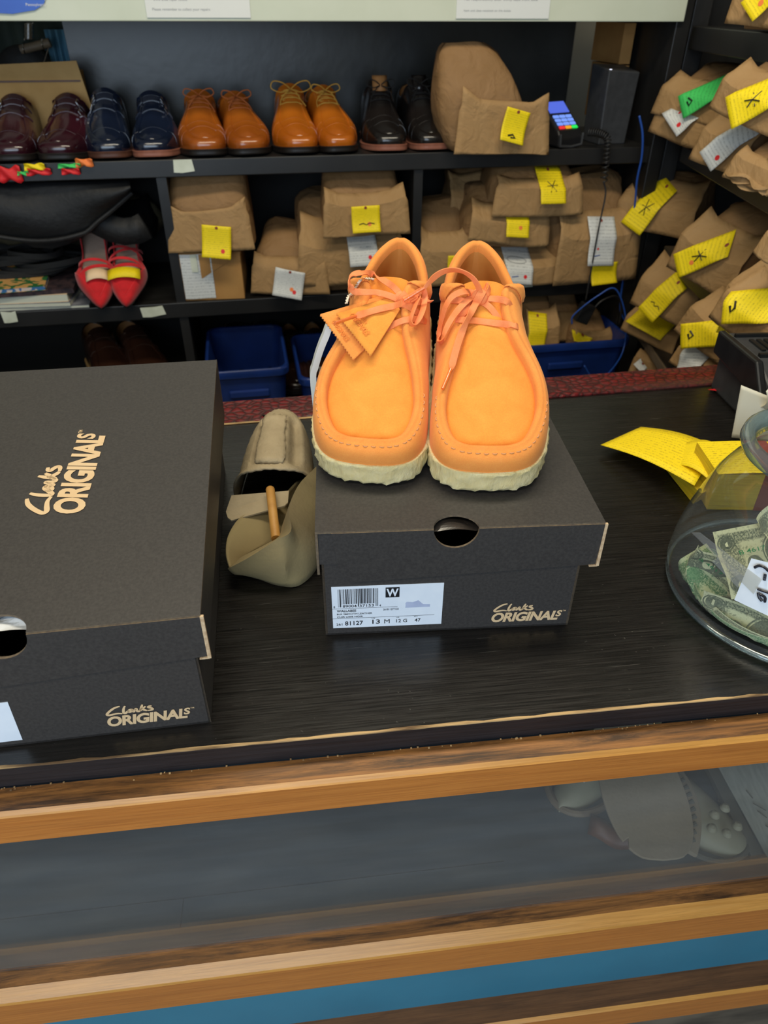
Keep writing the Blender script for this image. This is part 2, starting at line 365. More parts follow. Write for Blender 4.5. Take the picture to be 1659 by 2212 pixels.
        if sub:
            b = o.modifiers.new('u', 'SUBSURF'); b.levels = sub; b.render_levels = sub
        return o
def thing(name, label, cat, M_=None, group=None):
    o = bpy.data.objects.new(name, None); C.objects.link(o); o.empty_display_size = .05
    if M_ is not None: o.matrix_world = M_
    return tag(o, label, cat, group)
def tag(o, label, cat, group=None, kind=None):
    if label: o['label'] = label
    if cat: o['category'] = cat
    if group: o['group'] = group
    if kind: o['kind'] = kind
    return o
def struct(o): o['kind'] = 'structure'; return o
def cr(pts, n):      # Catmull-Rom through points, n samples
    P = [np.array(p, float) for p in pts]; P = [2*P[0]-P[1]] + P + [2*P[-1]-P[-2]]; m = len(pts)-1; out = []
    for i in range(n):
        t = i/(n-1)*m; k = min(int(t), m-1); t -= k; a, b, c, d = P[k:k+4]
        out.append(.5*((2*b)+(-a+c)*t+(2*a-5*b+4*c-d)*t*t+(-a+3*b-3*c+d)*t**3))
    return out
_tc = {}
def text_geo(body, bold=0.0, shear=0.0, space=1.0):
    k = (body, bold, shear, space)
    if k in _tc: return _tc[k]
    cu = bpy.data.curves.new('t', 'FONT'); cu.body = body; cu.offset = bold; cu.shear = shear; cu.space_character = space; cu.resolution_u = 4
    o = bpy.data.objects.new('t', cu); C.objects.link(o); dg = bpy.context.evaluated_depsgraph_get()
    me = bpy.data.meshes.new_from_object(o.evaluated_get(dg)); v = [(p.co.x, p.co.y) for p in me.vertices]; f = [list(p.vertices) for p in me.polygons]
    bpy.data.objects.remove(o); bpy.data.curves.remove(cu); bpy.data.meshes.remove(me)
    xs = [a for a, b in v]; ys = [b for a, b in v]; x0, x1, y0, y1 = min(xs), max(xs), min(ys), max(ys)
    _tc[k] = ([((a-x0)/(x1-x0), (b-y0)/(y1-y0)) for a, b in v], f, (x1-x0)/(y1-y0)); return _tc[k]
def put_text(mb, body, o, U, V, w_, h, bold=0.0, shear=0.0, lift=.0003, mi=0, space=1.0):
    # flat letters filling a w_ x h rectangle from corner o along unit vectors U, V
    v, f, asp = text_geo(body, bold, shear, space); o, U, V = Vector(o), Vector(U), Vector(V); N = U.cross(V).normalized()
    if w_ is None: w_ = h*asp
    mb.raw([o+U*(a*w_)+V*(b*h)+N*lift for a, b in v], f, mi); return mb
SCRIPT = [  # hand-drawn script, in units of the wordmark's width
 [(415,130),(385,135),(330,150),(270,180),(215,218),(198,240),(225,250),(290,240),(360,233),(420,240)],
 [(490,130),(465,160),(447,200),(444,232),(468,235),(505,212),(530,196)],
 [(578,186),(548,188),(518,206),(520,224),(548,220),(580,190),(576,214),(592,224),(612,206)],
 [(612,206),(628,184),(640,186),(636,205),(650,224),(682,214),(700,190)],
 [(740,128),(715,170),(692,210),(688,224)],
 [(778,156),(745,178),(712,190),(740,205),(768,218),(790,220)],
 [(868,156),(832,160),(814,175),(850,188),(870,204),(845,218),(795,222)]]
def wordmark(name, parent, o, U, V, w_, h, mat_='gold'):
    # two-line wordmark: script above, heavy slanted capitals below
    mb = MB(); o, U, V = Vector(o), Vector(U), Vector(V); N = U.cross(V).normalized()
    put_text(mb, 'ORIGINAL', o, U, V, w_*.965, h, bold=.042, shear=.2, space=.95)
    put_text(mb, 'S', o+U*(w_*.925)+V*(h*.36), U, V, w_*.09, h*.66, bold=.04, shear=.2)
    put_text(mb, 'TM', o+U*(w_*1.02)+V*(h*.88), U, V, w_*.045, h*.14, bold=.005)
    for st in SCRIPT:
        pts = cr([((x-165)/1230, (425-.038*(x-165)-y)/150) for x, y in st], len(st)*4)
        q = [o+U*(a*w_)+V*(b*h)+N*.0003 for a, b in pts]; rows = []
        for i in range(len(q)):
            t = (q[min(i+1, len(q)-1)]-q[max(i-1, 0)]).normalized(); c = N.cross(t)
            k = .5+.5*min(1, 3*min(i, len(q)-1-i)/len(q)+.25); rows.append([q[i]-c*h*.085*k, q[i]+c*h*.085*k])
        mb.grid(rows, flip=True)
    return mb.build(name, mat_, parent, smooth=False)
# ================================================================ the room
def room():
    X0, X1, Y0, Y1, Z1 = -2.4, 2.3, -2.0, 2.75, 2.7
    struct(MB().box(X0, Y0, -.05, X1, Y1, 0).build('floor', 'floor', smooth=False))
    struct(MB().box(X0, Y0, Z1, X1, Y1, Z1+.05).build('ceiling', 'ceil', smooth=False))
    struct(MB().box(X0, Y1, 0, X1, Y1+.05, Z1).build('wall_rear', 'wall', smooth=False))
    struct(MB().box(X0-.05, Y0, 0, X0, Y1, Z1).build('wall_left', 'wall', smooth=False))
    struct(MB().box(X1, Y0, 0, X1+.05, Y1, Z1).build('wall_right', 'wall', smooth=False))
    m = MB().box(X0, Y0-.05, 0, X1, Y0, 1.0).box(X0, Y0-.05, 2.3, X1, Y0, Z1).box(X0, Y0-.05, 1.0, -1.65, Y0, 2.3).box(.65, Y0-.05, 1.0, X1, Y0, 2.3)
    struct(m.build('wall_front', 'wall', smooth=False))
room()

# ---------------------------------------------------------------- rear shelving
Z1s, Z2s, Z3s = 1.212, .889, .575
def rear_shelving():
    T = thing('shelving_unit', 'black painted wooden shelving holding shoes and paper bags along the rear wall', 'shelving', MBK)
    XL, XR, D = -1.35, .70, .36
    for z, d0, th in ((Z1s, 0, .037), (Z2s, 0, .038), (Z3s, 0, .036), (.36, -.30, .036)):
        MB().box(XL, d0, z-th, XR, D, z).build('shelf_board', 'black', T, smooth=False, bevel=.002)
    for x, za, zb in ((-.511, Z2s, Z1s-.037), (.085, Z2s, Z1s-.037), (-.511, Z3s, Z2s-.038), (.085, Z3s, Z2s-.038)):
        MB().box(x-.011, .006, za, x+.011, D, zb).build('divider', 'black', T, smooth=False)
    MB().box(-.712, D-.02, Z1s, .575, D, 1.75).build('back_panel', 'blackp', T, smooth=False)
    MB().box(XL, D, 0, XR, D+.02, Z1s-.03).build('back_panel', 'blackm', T, smooth=False)
    MB().box(XL, D+.32, Z1s-.03, XR, D+.34, 1.75).build('back_panel', 'blackm', T, smooth=False)
    MB().box(XL, 0, 0, XL+.02, D, 2.2).build('side_panel', 'black', T, smooth=False)
    MB().box(.665, -.012, 0, .70, D, 2.2).build('corner_post', 'black', T, smooth=False, bevel=.002)
    # pale tape price strips on the board edges
    for px, py, w_, h, a in ((397, 358, .042, .026, 0), (22, 684, .036, .028, 0), (330, 672, .056, .024, .05), (1120, 612, .085, .022, -.03)):
        p = MBK.inverted() @ onB(px, py); m = MB(); r = random.Random(px)
        poly = [(-w_/2+r.uniform(-.003, .002), -h/2), (-w_*.1, -h/2-r.uniform(0, .003)), (w_/2+r.uniform(-.003, .003), -h/2+.002), (w_/2-.002, h/2), (w_*.15, h/2-r.uniform(0, .003)), (-w_/2, h/2)]
        m.prism([(x*math.cos(a)-z*math.sin(a), x*math.sin(a)+z*math.cos(a)) for x, z in poly], (p.x, -.0022, p.z), (1, 0, 0), (0, 0, 1), .0012)
        m.build('tape_strip', 'tape', T, smooth=False)
rear_shelving()
def rear_board():
    T = thing('notice_board', 'cream painted board fixed across the top of the black shelving', 'board', MBK)
    MB().box(-1.35, -.022, 1.466, .677, -.002, 1.95).build('panel', 'board', T, smooth=False, bevel=.002)
    inv = MBK.inverted()
    def sheet(name, x0, x1, yb, label, lines, cat='paper', logo=False):
        a, b = inv @ onB(x0, yb, -.025), inv @ onB(x1, yb, -.025); n = thing(name, label, cat, MBK)
        z0 = a.z; m = MB(); m.prism([(0, 0), (b.x-a.x, 0), (b.x-a.x, .28), (0, .28)], (a.x, -.0235, z0), (1, 0, 0), (0, 0, 1), .0008); m.build('sheet', 'paper', n, smooth=False)
        t = MB()
        for (s, u, v, w_, h) in lines: put_text(t, s, (a.x+(b.x-a.x)*u, -.0243, z0+v), (1, 0, 0), (0, 0, 1), (b.x-a.x)*w_, h)
        t.build('printing', 'greyink', n, smooth=False)
    sheet('notice_sheet', 318, 542, 38, 'white printed sheet hanging left of centre on the cream board', [('Please remember to collect your repairs', .06, .010, .55, .006), ('www shoe repair notice', .08, .026, .32, .006), ('Thank you', .08, .040, .2, .006)])
    sheet('notice_sheet', 985, 1185, 40, 'white printed sheet hanging at right of centre on the cream board', [('Item and date received on the ticket', .08, .012, .5, .004), ('No responsibility after thirty days from date', .08, .030, .78, .005), ('All repairs must be collected and paid for', .08, .042, .78, .005), ('Customer information', .08, .054, .6, .005)])
    a, b = inv @ onB(-60, 20, -.025), inv @ onB(108, 20, -.025); n = thing('blue_sign', 'rounded bright blue sign at the left end of the cream board', 'sign', MBK)
    zc = a.z-.004; W_ = b.x-a.x; pts = [(0, 0), (W_*.5, -.003), (W_*.8, .003), (W_*.93, .012), (W_*.99, .024), (W_, .04), (W_, .2), (0, .2)]
    MB().prism(pts, (a.x, -.0235, zc), (1, 0, 0), (0, 0, 1), .0015).build('panel', 'bluei', n, smooth=False)
    t = MB(); put_text(t, 'Cumberland County', (a.x+W_*.55, -.0252, zc+.018), (1, 0, 0), (0, 0, 1), W_*.43, .0085, bold=.01); put_text(t, 'Pennsylvania', (a.x+W_*.7, -.0252, zc+.008), (1, 0, 0), (0, 0, 1), W_*.26, .006)
    t.build('lettering', 'paper', n, smooth=False)
rear_board()
# ---------------------------------------------------------------- right-hand shelving
TR = [(1.458, -.16, .045), (1.230, -.05, .033), (1.012, -.02, .033), (.782, -.12, .03), (.50, -.12, .03)]
def right_shelving():
    T = thing('shelving_unit', 'black shelving of brown paper repair bags running along the right side', 'shelving', MRT)
    for i, (z, x0, th) in enumerate(TR):
        MB().box(x0, 0, z-th, 1.05, .42, z).build('shelf_board', 'black', T, smooth=False, bevel=.002)
        if i == 3: MB().box(x0, -.006, z-.022, 1.05, 0, z-.002).build('edge_strip', 'dullwood', T, smooth=False)
    MB().box(-.30, .03, 0, -.27, .45, 2.2).build('side_panel', 'black', T, smooth=False)
    MB().box(-.30, .42, 0, 1.05, .44, 2.2).build('back_panel', 'blackm', T, smooth=False)
    MB().box(-.215, .0, 0, -.175, .04, 2.2).build('upright', 'black', T, smooth=False, bevel=.002)
right_shelving()

# ---------------------------------------------------------------- display counter
YF = .378
def counter():
    T = thing('display_counter', 'oak framed glass fronted counter with a black wood grain worktop', 'counter')
    X0, X1 = -1.15, 1.25
    # worktop: back edge runs slightly askew, parallel with the rear shelving
    yb = lambda x: .942+.0593*x
    def slab(name, z0, z1, ya, ybf, mats, **k):
        m = MB(); v = [(X0, ya, z0), (X1, ya, z0), (X1, ybf(X1), z0), (X0, ybf(X0), z0)]; v += [(a, b, z1) for a, b, _ in v]
        m.raw(v, [[3, 2, 1, 0], [4, 5, 6, 7], [1, 2, 6, 5], [2, 3, 7, 6], [3, 0, 4, 7]]); m.raw(v, [[0, 1, 5, 4]], 1)
        return m.build(name, mats, T, smooth=False, **k)
    slab('worktop', .9755, 1.0, YF, yb, ['top', 'topedge'])
    r = random.Random(4); m = MB(); rows = []      # paint worn off the front arris
    n = 160
    for i in range(n):
        x = X0+(X1-X0)*i/(n-1); a = .0015+r.uniform(-.0008, .0009); b = .0007+r.uniform(0, .0006)
        rows.append([(x, YF-.0004, 1-b), (x, YF-.0004, 1.0003), (x, YF+a, 1.0004)])
    m.grid(rows).build('worn_edge', 'bare', T, smooth=False)
    m = MB(); rows = []
    for i in range(2):
        x = (X0, X1)[i]; rows.append([(x, yb(x), .985), (x, yb(x), 1.002), (x, yb(x)+.002, 1.004), (x, yb(x)+.066, 1.004), (x, yb(x)+.070, 1.001), (x, yb(x)+.070, .97)])
    m.grid(rows).build('leather_strip', 'croc', T, smooth=False)
    m = MB().grid([[(x, yb(x)-.0016+r.uniform(-.0004, .0004), 1.0006), (x, yb(x)+.0004, 1.0024)] for x in np.linspace(X0, .02, 50)]); m.build('strip_seam', 'bare', T, smooth=False)
    def rail(name, zt, zb, yf, mt, mf, yk=.376, bev=.004):
        q = MB(); q.box(X0, yf+bev, zt-.003, X1, yk, zt, 0); 
        rows = [[(x, yf+bev, zt), (x, yf+.0012, zt-bev*.75), (x, yf, zt-bev)] for x in (X0, X1)]; q.grid(rows, mi=1)
        q.grid([[(x, yf, zt-bev), (x, yf, zb), (x, yk, zb)] for x in (X0, X1)], mi=2); return q.build(name, [mt, 'oakt', mf], T, smooth=False)
    rail('top_rail', .976, .938, .351, 'oakd', 'oak')
    r2 = MB(); r2.box(X0, .351, .938-.012, X1, .3715, .938-.0005); 
    rail('bottom_rail', .667, .601, .345, 'oakd', 'oak', bev=.012)
    rail('base_rail', .463, .408, .330, 'oakb', 'oak')
    MB().box(X0, .362, .46, X1, .372, .604).build('lower_panel', 'teal', T, smooth=False)
    MB().box(X0, .3735, .655, X1, .3757, .94).build('glass_pane', 'glass', T, smooth=False)
    MB().box(X0, .378, .40, X1, .80, .4).box(X0, .9, .40, X1, .92, .975).box(X0, .378, .4, X0+.02, .9, .975).box(X1-.02, .378, .4, X1, .9, .975).box(X0, .378, .40, X1, .92, .42).build('carcase', 'blackm', T, smooth=False)
    MB().box(X0+.02, .376, .64, X1-.02, .90, .66).build('display_floor', 'casefloor', T, smooth=False)
    MB().box(X0+.02, .3765, .66, X1-.02, .396, .668).build('inner_lip', 'dullwood', T, smooth=False)
    q = MB(); q.box(-.9, .4315, .6601, .2, .4325, .6604); q.box(-.178, .392, .6601, -.1768, .4315, .6604); q.build('plank_joint', 'seam', T, smooth=False)
    for x in (X0+.1, X1-.1): MB().box(x-.03, .45, 0, x+.03, .85, .41).build('leg', 'blackm', T, smooth=False)
counter()
def crumbs():
    r = random.Random(9); m = MB()
    for i in range(70):
        x = r.uniform(-.3, .5); y = YF-.0012-abs(r.gauss(0, .0018)); s = r.uniform(.00025, .0008)
        m.box(x-s, y-s, .976, x+s, y+s*.7, .976+s)
    tag(m.build('paint_crumbs', 'bare', smooth=False), 'fine pale crumbs and grit lying along the seam under the worktop edge', 'debris', kind='stuff')
    for px, py, col, s, lb in ((1447, 1548, 'tg', .0022, 'tiny green chip lying against the worktop edge'), (1557, 1534, 'white', .0018, 'tiny white chip lying against the worktop edge'), (1226, 1570, 'org', .0015, 'tiny orange chip on the oak rail')):
        p = hitz(px, py, .976); q = MB(); rr = [s*k for k in (1, .8, 1.1, .7, .9)]
        q.prism([(rr[i]*math.cos(i*1.257), rr[i]*math.sin(i*1.257)) for i in range(5)], (p.x, p.y, .976), (1, 0, 0), (0, 1, 0), s*.8)
        tag(q.build('chip', col, smooth=False), lb, 'debris')
    p = hitz(577, 899, 1.004); tag(MB().tube([(p.x-.006, p.y+.001, 1.0055), (p.x-.001, p.y-.002, 1.006), (p.x+.005, p.y, 1.0065)], .0016, 6).build('black_scrap', 'blackm'), 'small bent black scrap on the red leather strip', 'debris')
    p = hitz(1548, 843, 1.0045); q = MB().prism([(-.012, .004), (.006, -.006), (.022, -.004), (.02, .006)], (p.x, p.y, 1.0042), (1, 0, 0), (0, 1, 0), .0006); tag(q.build('red_sticker', 'red', smooth=False), 'bright red scrap of tape on the leather strip beside the black printer', 'sticker')
crumbs()

# ================================================================ shoe boxes
def panel_hole(w_, d, hw, hd, side):      # rectangle 0..w x 0..d with half ellipse bite in one long side
    n = 18; c = w_/2
    arc = [(c-hw*math.cos(PI*i/n), hd*math.sin(PI*i/n)) for i in range(n+1)]
    if side == 'low': return [(0, 0)] + arc + [(w_, 0), (w_, d), (0, d)]
    return [(0, 0), (w_, 0), (w_, d)] + [(x, d-y) for x, y in arc[::-1]] + [(0, d)]
def shoebox(label, Mx, W_, D, H, HR, lx0, lx1, dl, dr, dR, hole, hc=None):
    T = thing('shoe_box', label, 'box', Mx); th = .0022
    m = MB(); Hb = H-.004; Hr = HR-.006
    cb = W_/2 if hc is None else hc; bite = [(cb+hole*1.04*math.cos(PI*i/16), Hb-(hole*1.10-.002)*math.sin(PI*i/16)) for i in range(17)]
    m.prism([(0, 0), (W_, 0), (W_, Hb)]+bite+[(0, Hb)], (0, th, 0), (1, 0, 0), (0, 0, 1), th, 0, 1)
    m.prism([(0, 0), (W_, 0), (W_, Hr), (0, Hr)], (0, D, 0), (1, 0, 0), (0, 0, 1), th, 0, 1)
    for x in (th, W_): m.prism([(0, 0), (D, 0), (D, Hr), (0, Hb)], (x-th, 0, 0), (0, 1, 0), (0, 0, 1), th, 0, 1)
    m.box(0, 0, 0, W_, D, th, 0); m.build('box_body', ['card', 'kline'], T, smooth=False)
    m = MB(); c = W_/2 if hc is None else hc; sl = (HR-H)/D; y0 = -.004; lw = lx1-lx0; ld = D+.004-y0
    # top panel, finger hole biting into its front edge
    poly = panel_hole(2*(c-lx0), ld, hole, hole*.95, 'low'); poly = [(min(x, lw) if x > 2*(c-lx0)-1e-6 else x, y) for x, y in poly]
    poly = [(lw, y) if (abs(x-2*(c-lx0)) < 1e-6 or x > lw) else (x, y) for x, y in poly]
    m.prism(poly, (lx0, y0, H), (1, 0, 0), (0, 1, sl), th, 0, 1)
    # front flap
    n = 18; arc = [(c-lx0+hole*math.cos(PI*i/n), -hole*1.05*math.sin(PI*i/n)) for i in range(n+1)]
    lf = .014 if lx0 > -.01 else .0
    flap = [(lf, 0), (lf+.005, -dl+.016), (lf+.009, -dl+.006), (lf+.018, -dl), (lw-.001, -dr), (lw, 0)] + arc
    m.prism(flap[::-1], (lx0, y0+.001, H+.001), (1, 0, 0), (0, -.03, 1), th, 0, 1)
    m.prism([(0, 0), (lf+.02, 0), (lf+.02, -dl+.02), (.001, -dl+.022)][::-1], (lx0, y0+.0035, H+.0005), (1, 0, 0), (0, 0, 1), .0014, 0, 1)
    for x in (lx0, lx1): m.prism([(0, -dr), (ld, (HR-H)-dR), (ld, HR-H), (0, 0)], (x if x == lx0 else x-th, y0+.0008, H), (0, 1, 0), (0, 0, 1), th, 0, 1)
    # second layer of board with raw kraft edge at the right corner
    m.box(lx1-.0005, y0-.0012, H-dr-.0005, lx1+.0022, y0+.0012, H+.001, 2); m.box(lx1-.0068, y0-.0008, H-dr-.0012, lx1+.001, y0+.0012, H-dr, 2)
    m.prism([(0, -.05), (lw, -.05), (lw, 0), (0, 0)], (lx0, y0+ld+.001, HR), (1, 0, 0), (0, 0, 1), th, 0, 1)
    m.build('lid', ['card', 'kline', 'kedge'], T, smooth=False)
    return T
A = Vector((.004, .496, 1.0)); B = Vector((.242, .483, 1.0)); a = math.atan2(B.y-A.y, B.x-A.x)
MC = Matrix.Translation(A) @ Matrix.Rotation(a, 4, 'Z')
box1 = shoebox('small charcoal shoe box with white size label carrying the orange shoes', MC, .2385, .335, .126, .126, -.004, .2515, .058, .0465, .05, .0200)
Li = (-.098, .404, 1.0); aL = R(1.9); WL = .272
ML = Matrix.Translation(Li) @ Matrix.Rotation(aL, 4, 'Z') @ Matrix.Translation((-WL, 0, 0))
box2 = shoebox('large charcoal shoe box at the left with lettering across its lid', ML, WL, .405, .126, .150, -.012, WL+.009, .060, .043, .072, .0215)
def onplane(Mx, px, py, lp, ln):     # pixel -> local point on a plane of the framed thing
    p = Mx @ Vector(lp); n = Mx.to_3x3() @ Vector(ln); return Mx.inverted() @ hit(px, py, p, n)
q0, q1 = onplane(MC, 1060, 1346, (0, 0, 0), (0, 1, 0)), onplane(MC, 1208, 1340, (0, 0, 0), (0, 1, 0))
wordmark('wordmark', box1, (q0.x, -.0003, q0.z+.0015), (1, 0, .0), (0, 0, 1), q1.x-q0.x, .0125)
q0, q1 = onplane(ML, 236, 1571, (0, 0, 0), (0, 1, 0)), onplane(ML, 414, 1554, (0, 0, 0), (0, 1, 0))
wordmark('wordmark', box2, (q0.x, -.0003, q0.z+.001), (1, 0, 0), (0, 0, 1), q1.x-q0.x, .0125)
sl = (.150-.126)/.405
q0, q1 = onplane(ML, 181, 1108, (0, 0, .1284), (0, -sl, 1)), onplane(ML, 231, 936, (0, 0, .1284), (0, -sl, 1)); q2 = onplane(ML, 108, 1112, (0, 0, .1284), (0, -sl, 1))
U = (q1-q0).normalized(); V = (Vector((0, -sl, 1)).cross(U)).normalized()
print('LOGO', q0, q1, q2, (q1-q0).length, (q2-q0).length)
wordmark('wordmark', box2, q0+Vector((0, 0, .0004)), U, V, (q1-q0).length, (q2-q0).length*.98)
def size_label():
    c = [onplane(MC, px, py, (0, 0, 0), (0, 1, 0)) for px, py in ((720, 1356), (952, 1347), (960, 1260), (715, 1266))]
    x0, x1 = (c[0].x+c[3].x)/2, (c[1].x+c[2].x)/2; z0, z1 = (c[0].z+c[1].z)/2, (c[2].z+c[3].z)/2; W_, H = x1-x0, z1-z0
    s = MB().prism([(0, 0), (W_, 0), (W_, H), (0, H)], (x0, -.0001, z0), (1, 0, 0), (0, 0, 1), .0004).build('size_label', 'white', box1, smooth=False)
    t = MB(); O = lambda u, v: (x0+W_*u, -.00055, z0+H*v); U, V = (1, 0, 0), (0, 0, 1)
    def tx(b, u, v, w_, h, bold=.008): put_text(t, b, O(u, v), U, V, W_*w_, H*h, bold, lift=.0002)
    def rc(u, v, w_, h): t.prism([(0, 0), (W_*w_, 0), (W_*w_, H*h), (0, H*h)], O(u, v), U, V, .0001)
    r = random.Random(3); u = .055
    while u < .415:
        w_ = r.choice([.003, .003, .006, .009]); g = r.choice([.003, .004, .007]); lo = .585 if (.085 < u < .222 or .238 < u < .385) else .515
        rc(u, lo, w_, .94-lo); u += w_+g
    tx('8', .012, .5, .014, .05); tx('89004', .095, .505, .125, .062); tx('37153', .245, .505, .13, .062); tx('4', .425, .5, .014, .05)
    rc(.0, .475, .59, .006); rc(.0, .235, .93, .006)
    tx('WALLABEE', .04, .395, .175, .055, .02); tx('BLK SMOOTH LEATHER', .04, .325, .32, .04, .006); tx('CUIR LISSE NOIR', .04, .258, .235, .035, .02); tx('261811277120', .46, .40, .14, .045)
    tx('261', .03, .065, .055, .055, .01); tx('81127', .11, .06, .165, .105, .012); tx('13', .36, .075, .07, .105, .012); tx('M', .47, .075, .05, .1, .0); tx('12 G', .58, .085, .1, .08, .01); tx('47', .75, .085, .055, .08, .01)
    tx('US', .355, .205, .03, .02); tx('UK', .58, .205, .03, .02); tx('EU', .745, .205, .03, .02)
    rc(.48, .71, .125, .235); t.build('printing', 'ink', s, smooth=False)
    t2 = MB(); put_text(t2, 'W', (x0+W_*.488, -.0008, z0+H*.735), U, V, W_*.108, H*.185, .03); t2.build('printing', 'white', s, smooth=False)
    sh = [(0, .0), (1, .02), (1, .3), (.72, .34), (.52, .82), (.45, .76), (.3, .62), (.06, .68), (.0, .55), (.015, .3)]
    t3 = MB().prism([(W_*.225*a, H*.21*b) for a, b in sh], O(.66, .44), U, V, .0001); t3.build('printed_shoe', 'inkl', s, smooth=False)
size_label()
q = onplane(ML, 49, 1597, (0, 0, 0), (0, 1, 0)); q2 = onplane(ML, 0, 1506, (0, 0, 0), (0, 1, 0))
s = MB().prism([(-.12, 0), (0, 0), (q2.x-q.x+.004, q2.z-q.z-.006), (-.12, q2.z-q.z-.006)], (q.x, -.0001, q.z), (1, 0, 0), (0, 0, 1), .0004).build('size_label', 'white', box2, smooth=False)
MB().prism([(-.12, .0), (-.014, 0), (-.014, .0004), (-.12, .0004)], (q.x, -.0006, q.z+.0125), (1, 0, 0), (0, 0, 1), .0001).build('printing', 'ink', s, smooth=False)
def tissue(name, label, Mx, cx, cy, z, w_, mat_, seed):
    T = MB(); r = random.Random(seed); P = []
    ks = [(r.uniform(-1, 1), r.uniform(-1, 1), r.uniform(0, 6), r.uniform(30, 120)) for _ in range(9)]
    for i in range(30):
        row = []
        for j in range(30):
            x = cx+(i/29-.5)*w_; y = cy+j/29*w_*.8
            h = sum(abs(math.sin((x*a_+y*b_)*k+p)) for a_, b_, p, k in ks)/9
            row.append((x, y, z+h*.022-.010))
        P.append(row)
    T.grid(P); o = T.build(name, mat_, smooth=False); o.matrix_world = Mx; tag(o, label, 'tissue paper')
mt = mat('dark_tissue', '2a2522', '38322d', .25, 30); mw = mat('white_tissue', 'd8dce0', 'e8ecf0', .6, 30); M['mt'] = mt; M['mw'] = mw
tissue('tissue_paper', 'glossy dark crumpled tissue seen through the finger hole of the small box', MC, .119, .004, .112, .10, 'mt', 2)
tissue('tissue_paper', 'white crumpled tissue seen through the finger hole of the large box', ML, WL/2, .006, .118, .12, 'mw', 3)
